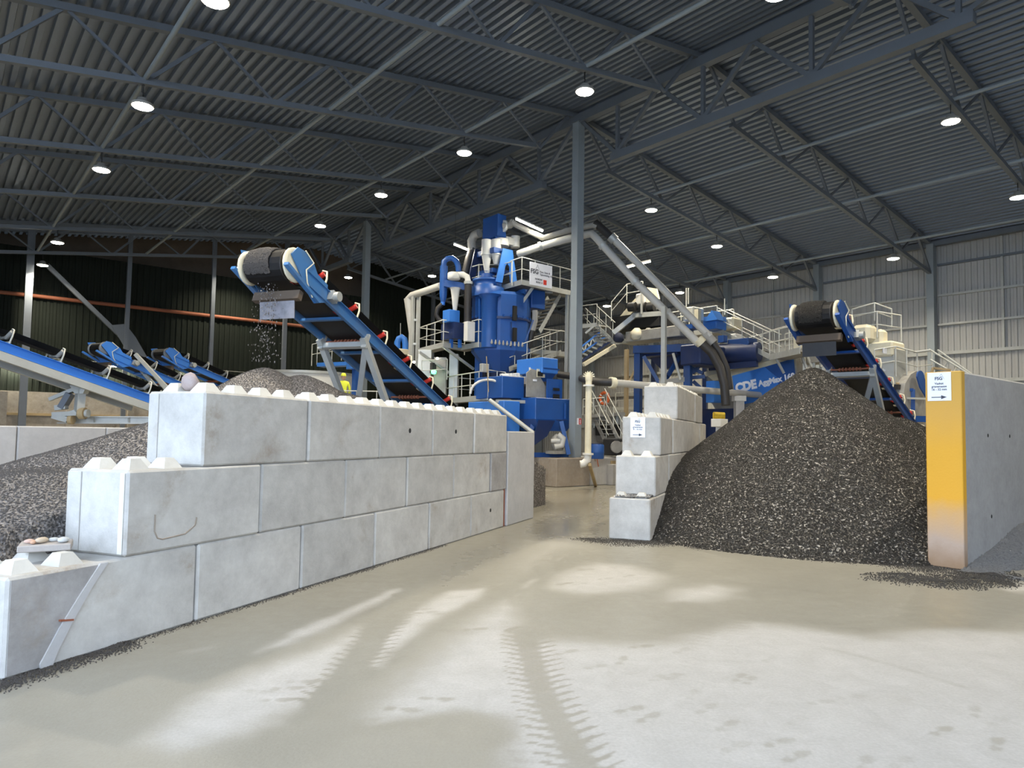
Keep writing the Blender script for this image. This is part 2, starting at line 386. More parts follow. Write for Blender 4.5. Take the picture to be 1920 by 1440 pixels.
girder(37.8, 46.3, [40.2, 44.0], 'far short piece of lattice ridge girder beyond the second column')

# roof trusses
LB = [0.45, 3.92, 7.4, 10.95, 14.25, 17.75]; LT = [-1.3, 2.1, 5.65, 9.1, 12.4, 15.85, 19.3]
RB = [2*UR - x for x in LB]; RT = [2*UR - x for x in LT]
ORD = {-1: 'first', 0: 'second', 1: 'third', 2: 'fourth', 3: 'fifth', 4: 'sixth', 5: 'seventh'}
def truss(side, k):
    v = VT[k]; nm = 'left' if side < 0 else 'right'
    if side < 0 and k == 0: pass
    t = thing('roof_truss', '%s grey lattice roof truss from the camera on the %s roof slope' % (ORD[k], nm), 'truss', FB(UG, v, 12.0), 'lattice trusses of the %s roof slope' % nm)
    F = lambda u, z: (u - UG, 0, z - 12.0)
    bo, to = (LB, LT) if side < 0 else (RB, RT)
    e = -6.5 if side < 0 else 38.9
    MB().bar(F(e, zt(e)), F(UR, zt(UR)), 0.2, 0.18).build('top_chord', M_steel, t)
    e2 = -6.0 if side < 0 else bo[0] + 0.35
    MB().bar(F(e2, zb(e2)), F(bo[-1] - 0.25*side*-1 if side < 0 else bo[-1]-0.25, zb(bo[-1])), 0.16, 0.16).build('bottom_chord', M_steel, t)
    for i, b in enumerate(bo):
        for tp in (to[i], to[i+1]):
            w = 0.1 if (tp > b) == (side < 0) else 0.075
            MB().bar(F(b, zb(b)), F(tp, zt(tp)), w, w).build('diagonal', M_steel, t)
    return t
for k in range(-1, 6): truss(-1, k); truss(1, k)

# longitudinal bracing tubes at bottom chord level
for i, (u, lab) in enumerate(((3.95, 'outermost long grey brace tube under the left roof slope'), (9.1, 'middle long grey brace tube crossing the left roof trusses'), (14.2, 'long grey brace tube under the left roof slope nearest the ridge'),
              (24.5, 'long brace tube under the right roof slope nearest the ridge'), (29.6, 'middle long brace tube under the right roof slope'), (34.7, 'long brace tube under the right roof slope nearest the wall'))):
    t = MB().tube([U(u, -6, zb(u)+0.1), U(u, 44.3, zb(u)+0.1)], 0.065, 8).build('brace_tube', M_colm); tag(t, lab, 'brace')
# end frame posts with diagonal
for i, (u, w) in enumerate(((3.72, 0.34), (8.42, 0.22), (13.05, 0.22), (17.6, 0.24), (23.5, 0.22), (29.0, 0.22))):
    o = MB().box(-w/2, w/2, -w/2, w/2, 0, zt(u)-0.1, M=FB(u, 45.0)).build('end_post', M_steel)
    tag(o, ['thick grey post in front of the dark end wall, leftmost', 'grey post crossed by the long diagonal before the dark wall', 'grey post before the dark wall, right of the diagonal', 'grey post before the dark wall behind the falling gravel', 'grey post before the dark end wall just right of the far column', 'grey end wall post hidden mostly by the blue tower'][i], 'post')
a = onv(88, 497, 45.3); b = onv(234, 638, 45.3); c = onv(330, 745, 45.3)
t = thing('diagonal_brace', 'long grey diagonal brace crossing the second end wall post', 'brace', b)
mb = MB(); mb.bar(a-b, (0,0,0), 0.22, 0.22); mb.build('upper_arm', M_steel, t)
mb = MB(); mb.bar((0,0,0), c-b, 0.22, 0.22); mb.build('lower_arm', M_colm, t)
mb = MB(); mb.prism([(-0.9,0.75),(-0.2,0.9),(0.35,0.2),(1.0,-0.9),(0.1,-0.9)], -0.03, 0.03, M=Matrix.Translation((0.3,-0.16,0)) @ (frame((0,0,0), B) @ RX(pi/2))); mb.build('gusset_plate', M_steel, t)
# eave beam at end frame
mb = MB(); mb.bar(U(-8, 45.0, zt(-8)-0.15), U(UR, 45.0, zt(UR)-0.15), 0.2, 0.28); struct(mb.build('trim_4', M_steel))

# ------------------------------------------------------------------ lamps
mbh = MB(); mbh.lathe([(0.27,0.03),(0.285,0.05),(0.27,0.1),(0.16,0.14),(0.12,0.24),(0.07,0.26)], 20); ME_H = mbh.mesh('housing', M_dust)
mbl = MB(); mbl.lathe([(0.0,-0.03),(0.14,-0.02),(0.24,0.01),(0.265,0.05)], 20, cap=False); mbl.f = [f[::-1] for f in mbl.f]; ME_L = mbl.mesh('lens', M_lamp)
mbr = MB(); mbr.tube([(0,0,0.2),(0,0,0.62)], 0.012, 5); mbr.tube([(0.03,0,0.4),(-0.03,0,0.4),(-0.03,0,0.6),(0.03,0,0.6)], 0.01, 4); ME_R = mbr.mesh('hanger', M_black)
LD = bpy.data.lights.new('lamp_light', 'AREA'); LD.shape = 'DISK'; LD.size = 0.44; LD.energy = LAMP_W; LD.color = (1.0, 0.89, 0.70); LD.spread = R(140)
def lamp(u, v, label, dz=0.62):
    z = zb(u) - dz - 0.06; t = thing('high_bay_lamp', label, 'lamp', FB(u, v, z), 'round high bay lamps')
    inst('housing', ME_H, T(0,0,0), t); inst('lens', ME_L, T(0,0,0), t); inst('hanger', ME_R, T(0,0,0), t)
    l = bpy.data.objects.new('lamp_light', LD); COL.objects.link(l); l.parent = t; l.location = (0,0,-0.07)
lamp(14.9*0.952, VT[0], 'bright round lamp hanging just above and right of the middle column top')
lamp(14.2, VT[1], 'round lamp left of the middle column, second in the row along the ridge')
lamp(14.2, VT[2], 'round lamp third in the row along the ridge, above the left conveyor')
lamp(14.2, VT[3], 'round lamp fourth in the row along the ridge, right of the left conveyor head')
lamp(14.4, VT[5], 'small round lamp before the brown gable behind the left conveyor head')
lamp(3.95, VT[0], 'round lamp cut off by the top edge of the picture at the left')
lamp(3.92, VT[1], 'round lamp at upper left hanging below the third left truss')
lamp(3.96, VT[2], 'round lamp at far left hanging below the fourth left truss')
lamp(4.15, VT[4], 'round lamp at far left above the thick end post')
lamp(4.2, VT[5], 'small round lamp at far left at the top of the long diagonal')
lamp(21.6, VT[5], 'small round lamp between the far column and the left conveyor')
lamp(24.4, VT[1], 'round lamp right of the middle column above the twin pipes')
lamp(29.35, VT[1], 'round lamp above the raised walkway with a glow on the roof sheets')
lamp(34.4, VT[1], 'round lamp above the head of the right conveyor')
lamp(34.7, VT[0], 'round lamp near the right wall just left of the wall column')
lamp(30.9, VT[-1], 'round lamp at the right edge of the picture')
lamp(34.3, VT[2], 'small round lamp above the walkway beside the twin pipes')
lamp(34.4, VT[3], 'small round lamp behind the stairs right of the middle column')
lamp(24.5, VT[4], 'small round lamp left of the blue swan neck pipe')
lamp(24.4, VT[-1], 'round lamp above the top edge of the picture on the right roof slope')
lamp(24.4, VT[-2], 'added round lamp over the right foreground floor, out of view above')  # the out-of-view lamps from here are added to light the foreground
lamp(14.2, VT[-1], 'added round lamp over the foreground floor, out of view above')
lamp(3.95, VT[-1], 'added round lamp over the left foreground floor, out of view above')
lamp(14.2, VT[-2], 'added round lamp behind the viewer, out of view above')

TD = bpy.data.lights.new('tube_light', 'AREA'); TD.shape = 'RECTANGLE'; TD.size = 1.3; TD.size_y = 0.08; TD.energy = TUBE_W; TD.color = (1.0, 0.93, 0.75); TD.spread = R(170)
def tube_lamp(P, d, L, label, tilt=None, wires=0):
    F = frame(P, d); t = thing('tube_lamp', label, 'lamp', F, 'long tube lamps')
    MB().cbox(-L/2, L/2, -0.06, 0.06, 0.0, 0.07, 0.015).build('housing', M_white, t)
    MB().tube([(-L/2+0.03,0,-0.02),(L/2-0.03,0,-0.02)], 0.045, 10).build('diffuser', M_tube, t)
    if wires: MB().tube([(-L*0.4,0,0.05),(-L*0.4,0,wires)], 0.008, 4).tube([(L*0.4,0,0.05),(L*0.4,0,wires)], 0.008, 4).build('hanger', M_black, t)
    l = bpy.data.objects.new('tube_light', TD); COL.objects.link(l); l.parent = t; l.location = (0,0,-0.08)
tube_lamp(onv(225, 687, VEND-0.35), B, 3.0, 'glowing tube lamp on the dark end wall above the left stacker')
tube_lamp(onv(357, 693, VEND-0.35), B, 1.5, 'shorter glowing tube lamp on the dark end wall beside the sand conveyors')
tube_lamp(onv(32, 681, VEND-0.35), B, 2.2, 'glowing tube lamp half hidden behind the blue stacker belt')
tube_lamp(at(864, 462, 32), at(877, 468, 32.6)-at(850, 457, 31.4), 1.2, 'tube lamp hanging left of the blue tower top', wires=1.5)
tube_lamp(at(993, 421, 29.5), at(1018, 433, 30)-at(970, 411, 29), 1.6, 'bright tube lamp right of the blue tower top', wires=1.0)
tube_lamp(at(1196, 495, 34), at(1216, 490, 34)-at(1176, 500, 34), 1.3, 'tube lamp behind the twin descending pipes', wires=1.5)

# ================================================================== FLOOR
def wpoly(pts): return [tuple(onz(x, y, 0.0))[:2] for x, y in pts]
def sd_poly(X, Y, poly):          # signed distance to polygon (negative inside)
    d = np.full(X.shape, 1e9); inside = np.zeros(X.shape, bool); n = len(poly)
    for i in range(n):
        x0, y0 = poly[i]; x1, y1 = poly[(i+1) % n]; ex, ey = x1-x0, y1-y0
        t = np.clip(((X-x0)*ex + (Y-y0)*ey)/(ex*ex+ey*ey+1e-12), 0, 1)
        d = np.minimum(d, np.hypot(X-x0-t*ex, Y-y0-t*ey))
        c = ((y0 > Y) != (y1 > Y)); xi = x0 + (Y-y0)*ex/(ey if abs(ey) > 1e-9 else 1e-9); inside ^= (c & (X < xi))
    return np.where(inside, -d, d)
def sd_line(X, Y, pts):           # distance to polyline, along-length, side
    D = np.full(X.shape, 1e9); Sx = np.zeros(X.shape); L = 0.0
    for (x0, y0), (x1, y1) in zip(pts[:-1], pts[1:]):
        ex, ey = x1-x0, y1-y0; l2 = ex*ex+ey*ey; l = math.sqrt(l2); t = np.clip(((X-x0)*ex+(Y-y0)*ey)/l2, 0, 1)
        d = np.hypot(X-x0-t*ex, Y-y0-t*ey); sg = np.sign((X-x0)*ey-(Y-y0)*ex); m = d < np.abs(D)
        D = np.where(m, d*np.where(sg == 0, 1, sg), D); Sx = np.where(m, L+t*l, Sx); L += l
    return D, Sx
def sstep(x, a, b): t = np.clip((x-a)/(b-a), 0, 1); return t*t*(3-2*t)
xs = np.concatenate([np.arange(-60, -12, 4.0), np.arange(-12, -5.2, 0.4), np.arange(-5.2, 9.4, 0.035), np.arange(9.4, 20, 0.4), np.arange(20, 80, 4.0)])
ys = np.concatenate([np.arange(-40, 2.8, 4.0), np.arange(2.8, 9.0, 0.03), np.arange(9.0, 17.5, 0.06), np.arange(17.5, 34, 0.4), np.arange(34, 90, 4.0)])
X, Y = np.meshgrid(xs, ys); rng = np.random.RandomState(3)
def lump(X, Y, seed, sc):         # cheap smooth noise
    r = np.random.RandomState(seed); o = np.zeros(X.shape)
    for i in range(7):
        a = r.rand()*6.28; k = sc*(0.6+1.8*r.rand()); o += np.sin((X*math.cos(a)+Y*math.sin(a))*k + r.rand()*6.28)
    return o/7
wob = lump(X, Y, 1, 3.0)*0.05 + lump(X, Y, 2, 9.0)*0.03
dry = np.zeros(X.shape)
DRY = [([(480,1222),(560,1180),(650,1140),(730,1105),(752,1104),(735,1122),(640,1165),(540,1210)], 0.09, 0.95),
       ([(335,1224),(380,1212),(415,1204),(405,1216),(360,1228)], 0.07, 0.55),
       ([(255,1395),(300,1352),(340,1318),(450,1262),(560,1228),(640,1195),(678,1172),(672,1205),(640,1250),(612,1285),(600,1306),(520,1352),(440,1392),(330,1412)], 0.16, 1.0),
       ([(692,1246),(712,1200),(760,1148),(850,1108),(918,1100),(905,1116),(830,1158),(752,1208),(705,1250)], 0.09, 1.0),
       ([(655,1378),(690,1320),(780,1250),(840,1205),(890,1160),(948,1128),(965,1140),(985,1200),(1050,1198),(1150,1203),(1260,1203),(1330,1180),(1400,1165),(1500,1175),(1620,1190),(1760,1180),(1990,1185),(2100,1600),(950,1600),(945,1440),(930,1385),(850,1350),(740,1372)], 0.20, 1.0),
       ([(1030,1105),(1045,1075),(1110,1055),(1190,1060),(1250,1082),(1230,1100),(1180,1108),(1100,1118)], 0.2, 0.9),
       ([(1235,1128),(1260,1105),(1330,1094),(1400,1102),(1380,1120),(1310,1132)], 0.2, 0.8),
       ([(1870,1105),(1930,1085),(2050,1080),(2050,1110),(1900,1112)], 0.15, 0.9),
       ([(960,1060),(1000,1015),(1080,1000),(1110,1015),(1040,1045),(985,1070)], 0.4, 0.55),
       ([(968,1108),(990,1090),(1006,1086),(990,1102)], 0.06, 0.8),
       ([(1000,940),(1060,925),(1140,905),(1150,935),(1080,945)], 0.5, 0.35)]
for pts, soft, amt in DRY:
    d = sd_poly(X, Y, wpoly(pts)) + wob*1.4; dry = np.maximum(dry, amt*(1-sstep(d, -soft*2.2, soft*1.5)))
wet = np.zeros(X.shape)
TR = [([(985,1185),(995,1230),(1012,1285),(1040,1345),(1085,1420),(1130,1500)], 0.11, 0.15, 0.75),
      ([(765,1118),(722,1165),(690,1215),(655,1262),(600,1320)], 0.13, 0.10, 0.65)]
for pts, hw, tooth, amt in TR:          # tyre tracks with tread teeth
    D, Sx = sd_line(X, Y, wpoly(pts)); ad = np.abs(D); ph = (Sx/0.135 + np.where(D > 0, 0.5, 0) + ad*3.2 + wob*2.5) % 1.0
    teeth = ((ph < 0.60*(1-0.65*np.clip((ad-hw*0.7)/tooth, 0, 1)) ) & (ad < hw + tooth)).astype(float)*1.0; core = 1-sstep(ad, hw*0.6, hw*1.15); wet = np.maximum(wet, amt*np.maximum(core, teeth))
D, Sx = sd_line(X, Y, wpoly([(1370,1160),(1345,1200),(1330,1250),(1330,1310),(1345,1370),(1390,1440)])); ad = np.abs(D)
ph = (Sx/0.12 + np.where(D > 0, 0.5, 0) + ad*1.4) % 1.0; wet = np.maximum(wet, 0.16*((ph < 0.45) & (ad < 0.24) & (ad > 0.03)))
D, Sx = sd_line(X, Y, wpoly([(965,1200),(975,1270),(985,1350),(1010,1440)])); ad = np.abs(D)
ph = (Sx/0.12 + ad*1.4) % 1.0; wet = np.maximum(wet, 0.12*((ph < 0.45) & (ad < 0.16)))
for pts, hw, amt in [([(1545,1214),(1620,1232),(1710,1258),(1805,1288)], 0.05, 0.35), ([(1620,1308),(1700,1312)], 0.12, 0.2), ([(540,1440),(640,1400),(760,1375),(900,1362)], 0.28, 0.5)]:
    D, Sx = sd_line(X, Y, wpoly(pts)); wet = np.maximum(wet, amt*(1-sstep(np.abs(D), hw*0.4, hw*1.6)))
FEET = [(1062,1223,20),(1118,1250,25),(1166,1238,40),(1165,1262,-20),(1245,1273,30),(1257,1266,25),(1298,1302,50),(1325,1328,30),(1362,1360,70),(1380,1400,35),(1460,1392,25),(1495,1350,35),(1495,1418,20),(1690,1428,35),(1765,1370,25),(1828,1334,20),(1870,1395,20),(1872,1353,20),(1622,1430,40),(1690,1315,15),(1538,1316,0),(1596,1307,5),(1182,1330,10),(1278,1220,30),(1203,1212,10),(1100,1068,20),(1088,1095,20),(1135,1085,10),(1178,1080,15),(1060,1094,10),(520,1312,-15),(540,1290,-15),(565,1278,-20),(490,1296,-10),(855,1120,-20),(800,1148,-15),(790,1143,-20),(700,1350,-10),(730,1350,10),(810,1150,-20),(755,1330,-25),(820,1310,-20),(890,1180,-20),(1445,1235,20),(1385,1270,20),(1250,1470,30),(1405,1275,25),(1215,1345,20)]
for i, (px, py, a) in enumerate(FEET):
    P = onz(px, py); a = R(a)*0.6 + rng.rand()*0.8; dx = X-P.x; dy = Y-P.y; q = dx*cos(a)+dy*sin(a); w = -dx*sin(a)+dy*cos(a)
    e = np.minimum(np.hypot((q-0.06)/0.09, w/0.05), np.hypot((q+0.09)/0.055, w/0.042)); wet = np.maximum(wet, (0.22+0.4*rng.rand())*(1-sstep(e, 0.7, 1.1)))
mask = np.clip(dry - wet, 0, 1)
mud = (1-sstep(np.abs(sd_line(X, Y, wpoly([(1000,1000),(1150,1060),(1420,1100),(1920,1130)]))[0]), 0.3, 2.2))
pud = np.zeros(X.shape)
for pts, soft in [([(955,1000),(1000,975),(1140,955),(1140,1000),(1120,1015),(1010,1012)], 0.5), ([(800,1075),(860,1040),(945,1005),(960,1030),(900,1080),(830,1100)], 0.4), ([(1000,985),(1003,920),(1160,912),(1145,960)], 0.6)]:
    pud = np.maximum(pud, 0.85*(1-sstep(sd_poly(X, Y, wpoly(pts)) + wob*5, -soft*1.8, soft*1.4)))
nx, ny = len(xs), len(ys)
me = bpy.data.meshes.new('floor'); me.vertices.add(nx*ny)
zf = np.zeros(X.shape); co = np.stack([X, Y, zf], -1).reshape(-1).astype(np.float32); me.vertices.foreach_set('co', co)
ii = np.arange(nx*ny).reshape(ny, nx); q = np.stack([ii[:-1,:-1], ii[:-1,1:], ii[1:,1:], ii[1:,:-1]], -1).reshape(-1, 4)
me.loops.add(q.size); me.loops.foreach_set('vertex_index', q.reshape(-1).astype(np.int32)); me.polygons.add(len(q))
me.polygons.foreach_set('loop_start', np.arange(0, q.size, 4, dtype=np.int32)); me.update(calc_edges=True)
for nm, arr in (('dry', mask), ('puddle', pud)):
    at_ = me.attributes.new(nm, 'FLOAT', 'POINT'); at_.data.foreach_set('value', arr.reshape(-1).astype(np.float32))
M_floor = new_mat('yard_floor', (0.4,0.4,0.4), 0.6, 0, 0.45); g = NG(M_floor); c = g.coord()
d = g.attr('dry'); pu = g.attr('puddle'); n1 = g.noise(c, 0.9, 6, 0.6, 0.5); n2 = g.noise(c, 6, 6, 0.65); n3 = g.noise(c, 40, 3, 0.6)
dn = g.math('ADD', d, g.math('MULTIPLY', g.math('SUBTRACT', n2, 0.5), 0.55)); dd = g.n('ShaderNodeMapRange'); dd.inputs[1].default_value = 0.0; dd.inputs[2].default_value = 1.0; dd.interpolation_type = 'SMOOTHSTEP'; g.l(dn, dd.inputs[0]); df = dd.outputs[0]
wetc = g.mix(n1, (0.225, 0.212, 0.17), (0.30, 0.288, 0.242)); dryc = g.mix(g.noise(c, 3.2, 9, 0.7, 0.6), (0.345, 0.33, 0.295), (0.53, 0.515, 0.48))
base = g.mix(df, wetc, dryc); base = g.mix(g.math('MULTIPLY', g.math('SUBTRACT', n3, 0.35), 0.5, True), base, (0.16,0.145,0.11))
base = g.mix(g.math('MULTIPLY', pu, 0.35), base, (0.13, 0.115, 0.08)); g.col(base)
wr = g.math('ADD', 0.27, g.math('MULTIPLY', n2, 0.3)); rr = g.n('ShaderNodeMix'); g.l(df, rr.inputs[0]); g.l(wr, rr.inputs[2]); rr.inputs[3].default_value = 0.85
r2 = g.n('ShaderNodeMix'); g.l(pu, r2.inputs[0]); g.l(rr.outputs[0], r2.inputs[2]); r2.inputs[3].default_value = 0.14; g.rough(r2.outputs[0])
bs = g.math('MULTIPLY', g.math('ADD', g.math('MULTIPLY', n2, 0.5), g.math('MULTIPLY', n3, 0.5)), g.math('SUBTRACT', 1.0, pu)); g.bump(bs, 0.25, 0.012)
me.materials.append(M_floor); fl = obj('floor', me); struct(fl); fl['label'] = 'concrete yard floor with wet tyre tracks, footprints and pale dry patches'

# ================================================================== CONCRETE BLOCK WALLS
SB, SH = 0.115, 0.105
mbs = MB(); mbs.frust((SB, SB), (0.055, 0.055), 0, SH); ME_STUD = mbs.mesh('stud', M_stud)
BM = {}
def block_mesh(L, mat):
    k = (round(L, 3), mat.name)
    if k not in BM: BM[k] = MB().cbox(0, L, 0, 0.8, 0, 0.795, 0.022).mesh('body', mat)
    return BM[k]
def block(M, L, label, studs=(), mat=None, hole=None, group=None):
    t = thing('concrete_block', label, 'block', M, group); b = inst('body', block_mesh(L, mat or M_block), T(0,0,0), t)
    for (sx, sy) in studs: inst('stud', ME_STUD, T(sx, sy, 0.793), t)
    if hole:
        MB().lathe([(0.0,0),(0.032,0.0),(0.045,-0.006)], 12, M=T(hole[0], -0.004, hole[1]) @ RX(pi/2), cap=False).build('lifting_hole', M_darkgap, t)
    return t
WO = Vector((-3.90, 5.78, 0)); WF = frame(WO, WD); PIT = 1.70; LB_ = 1.675
def wallM(s, z, dy=0.0, a=0.0): return WF @ T(s, dy, z) @ RZ(a)
def studs8(L=1.675, rows=(0.2, 0.6), skip=()): return [(L/8 + L/4*i if L > 1 else 0.2+0.4*i, y) for i in range(int(round(L/0.42))) for y in rows]
NUM = ['first', 'second', 'third', 'fourth', 'fifth', 'sixth', 'seventh']
rr_ = random.Random(5)
SO = 0.19
for i in range(6):
    jit = rr_.uniform(-0.012, 0.012)
    st = [(0.2, 0.2), (0.2, 0.6), (0.6, 0.2), (0.6, 0.6)] if i == 0 else []
    t = block(wallM(1.818+(i-1)*PIT if i else -0.13, 0.0, jit), LB_ if i else 1.925, '%s concrete block from the left in the bottom course of the long left wall' % NUM[i] if i else 'nearest bottom concrete block with a diagonal repaired crack', st, hole=(0.95, 0.42) if i == 5 else None)
    if i == 0:   # patched corner: darker piece and raised repair seam
        mb = MB(); mb.prism([(0.03,0.03),(0.34,0.02),(0.78,0.77),(0.03,0.77)], 0, 0.006, M=T(0,-0.002,0) @ RX(pi/2)); mb.build('patched_corner', M_blockold, t, 'darker stained corner')
        mb = MB(); mb.prism([(0.30,0.012),(0.29,0.05),(0.44,0.3),(0.62,0.55),(0.80,0.785),(0.88,0.785),(0.72,0.58),(0.56,0.33),(0.43,0.1),(0.40,0.012)], 0, 0.02, M=T(0,-0.002,0) @ RX(pi/2)); mb.build('repair_seam', M_slab, t, 'pale rough diagonal seam')
        mb = MB(); mb.prism([(0.44,0.36),(0.56,0.34),(0.56,0.355),(0.44,0.375)], 0, 0.03, M=T(0,-0.002,0) @ RX(pi/2)); mb.build('rebar_stub', M_rust, t)
for i in range(6):
    L = LB_ if 0 < i < 5 else (1.79 if i == 0 else 0.84); jit = rr_.uniform(-0.012, 0.015)
    st = studs8(0.8) if i == 0 else []
    t = block(wallM(2.73+(i-1)*PIT if i else 0.915, 0.8, jit), L, '%s concrete block from the left in the middle course of the long left wall' % NUM[i] if i < 5 else 'half length brownish concrete block ending the middle course', st, M_blockold if i == 5 else None)
    if i == 0:
        mb = MB(); mb.tube([(0.32,-0.001,0.36),(0.32,-0.001,0.2),(0.36,-0.001,0.13),(0.42,-0.001,0.11),(0.7,-0.001,0.13),(0.82,-0.001,0.2),(0.84,-0.001,0.28)], 0.008, 5); mb.build('curved_scratch', M_brown, t, 'curved brown scrape on the face')
        MB().cbox(-0.012, 0.0, 0.03, 0.09, 0.02, 0.77, 0.005).build('edge_rib', M_stud, t)
        MB().cbox(-0.012, 0.0, 0.6, 0.78, 0.02, 0.77, 0.005).build('end_rib', M_block, t)
for i in range(5):
    jit = rr_.uniform(-0.012, 0.02)
    t = block(wallM(3.57+(i-1)*PIT if i else 1.82, 1.6, jit), LB_ if i else 1.725, '%s concrete block from the left in the top course of the long left wall' % NUM[i], studs8(), hole=(0.9, 0.42) if i in (2, 3) else None)
    if i == 0: MB().cbox(-0.01, 0.0, 0.64, 0.78, 0.02, 0.77, 0.004).build('end_rib', M_block, t)
# cast slab ending the wall
t = thing('wall_slab', 'upright cast concrete slab closing the far end of the long block wall', 'slab', WF @ T(10.42, -0.02, 0))
MB().cbox(0.0, 1.7, 0.0, 0.3, 0, 2.05, 0.02).build('slab', M_slab, t); MB().cbox(-0.05, 0.02, 0.06, 0.3, 0, 0.9, 0.005).build('rusty_edge', M_rust, t)
# paving stone with pebbles on the first stud pair
P = WF @ Vector((0.50, 0.46, 0.9)); t = tag(MB().cbox(-0.2, 0.2, -0.13, 0.13, 0, 0.06, 0.008).build('paving_slab', M_paving), 'small brown paving stone lying on the studs of the nearest block', 'paving stone')
t.matrix_world = T(P.x, P.y, P.z) @ RZ(R(28)) @ RX(R(2))
M_peb = [new_mat('pebble_pink', (0.55,0.38,0.30), 0.7), new_mat('pebble_tan', (0.52,0.42,0.30), 0.7), new_mat('pebble_grey', (0.5,0.5,0.47), 0.7), new_mat('pebble_orange', (0.5,0.30,0.19), 0.7)]
def pebble(P, s, mat, label, seed, name='pebble'):
    r = random.Random(seed); mb = MB(); n = 10; vs = []; fs = []
    for i in range(1, 6):
        th = pi*i/6
        for k in range(n): a = 2*pi*k/n; q = 1+r.uniform(-0.1, 0.1)*(2.2 if name == 'rock' else 1); vs.append((s[0]*q*sin(th)*cos(a), s[1]*q*sin(th)*sin(a), s[2]*(1+cos(th)*(0.95 if th < 1.6 else 1.0))))
    vs += [(0,0,s[2]*2),(0,0,0)]
    for i in range(4):
        for k in range(n): k2 = (k+1) % n; fs.append((i*n+k, (i+1)*n+k, (i+1)*n+k2, i*n+k2))
    for k in range(n): fs.append((5*n, k, (k+1) % n)); fs.append((5*n+1, 4*n+(k+1) % n, 4*n+k))
    mb.add(vs, fs, True); o = mb.build(name, mat); o.location = P; o.rotation_euler = (0, 0, r.uniform(0, 3)); return tag(o, label, 'stone')
top = P + Vector((0,0,0.058))
pebble(top + Vector((-0.11,-0.06,0)), (0.045,0.032,0.02), M_peb[0], 'pink pebble at the left on the small paving stone', 1)
pebble(top + Vector((-0.02,-0.03,0)), (0.07,0.04,0.027), M_peb[1], 'largest tan pebble in the middle of the small paving stone', 2)
pebble(top + Vector((-0.05,-0.10,0)), (0.03,0.025,0.018), M_peb[3], 'small orange pebble in front of the tan one', 3)
pebble(top + Vector((0.03,0.06,0)), (0.05,0.03,0.02), M_peb[2], 'flat grey pebble behind the tan one', 4)
pebble(top + Vector((0.14,0.02,0)), (0.05,0.04,0.026), M_peb[2], 'pale pebble at the right end of the small paving stone', 5)
pebble(WF @ Vector((SO+1.83, 0.42, 2.4)), (0.10,0.08,0.11), M_rock, 'pink and grey rock standing on the top course between studs', 6, 'rock')

# right hand stack
RF = frame(Vector((2.66, 13.58, 0)), WD) @ T(0, 0, 0)     # local y>0 is to the left
def rb(row, i, off, label, studs): return block(RF @ T(off + i*PIT, 0.0, 0.8*row) @ RZ(rr_.uniform(-0.015, 0.015)), LB_, label, studs)
rowoff = [0.0, 0.55, 1.12, 3.42]
for row in range(4):
    for i in range(5 if row < 3 else 3):
        st = studs8() if row == 3 else ([(0.2,0.2),(0.2,0.6)] if i == 0 and row < 3 else [])
        if row == 2 and i == 0: st = studs8()
        if row == 2 and i == 1: st = [(0.2,0.2),(0.2,0.6)]
        if row == 1 and i == 0: st = [(0.2,0.2),(0.2,0.6)]
        rb(row, i, rowoff[row], '%s block from the front, %s course of the stack beside the dark heap' % (NUM[i], ['bottom', 'second', 'third', 'top'][row]), st)
# grit lying on the lowest block of that stack
# divider wall with yellow end
PL = onz(1741, 1060); PIERX = B; PD = frame(PL, B)   # local x along B, local y along A; pier corner left = origin, thickness towards -y
TH = 0.5; HP = 3.1
t = thing('divider_wall', 'tall grey concrete bay wall with a yellow painted end', 'wall', PD)
MB().cbox(0.12, 14.0, -TH, 0, 0, HP, 0.03).build('panel', M_grey, t)
M_pier = new_mat('yellow_pier', (0.8, 0.5, 0.02), 0.6); g = NG(M_pier); c = g.coord(); sp = g.n('ShaderNodeSeparateXYZ'); g.l(c, sp.inputs[0])
nz = g.math('ADD', g.math('DIVIDE', sp.outputs[2], HP), g.math('MULTIPLY', g.math('SUBTRACT', g.noise(c, 3, 5), 0.5), 0.12))
g.col(g.ramp(nz, [(0.02, (0.32,0.20,0.11)), (0.12, (0.46,0.34,0.25)), (0.24, (0.58,0.36,0.17)), (0.36, (0.74,0.37,0.02)), (0.6, (0.70,0.36,0.02)), (0.78, (0.62,0.34,0.05)), (1.0, (0.55,0.32,0.05))])); g.bump(g.noise(c, 30, 4), 0.2, 0.01)
MB().cbox(0.0, 0.16, -TH-0.012, 0.012, 0, HP+0.005, 0.012).build('painted_end', M_pier, t, 'yellow painted end faded to bare pink concrete at the foot')
for (zz, xx) in ((2.1,1.2),(2.1,2.3),(0.75,1.3),(1.0,4.0),(2.1,3.5)): MB().lathe([(0.0,0),(0.03,0.0),(0.036,-0.004)], 10, M=T(xx, -TH-0.002, zz) @ RX(pi/2), cap=False).build('tie_hole', M_darkgap, t)
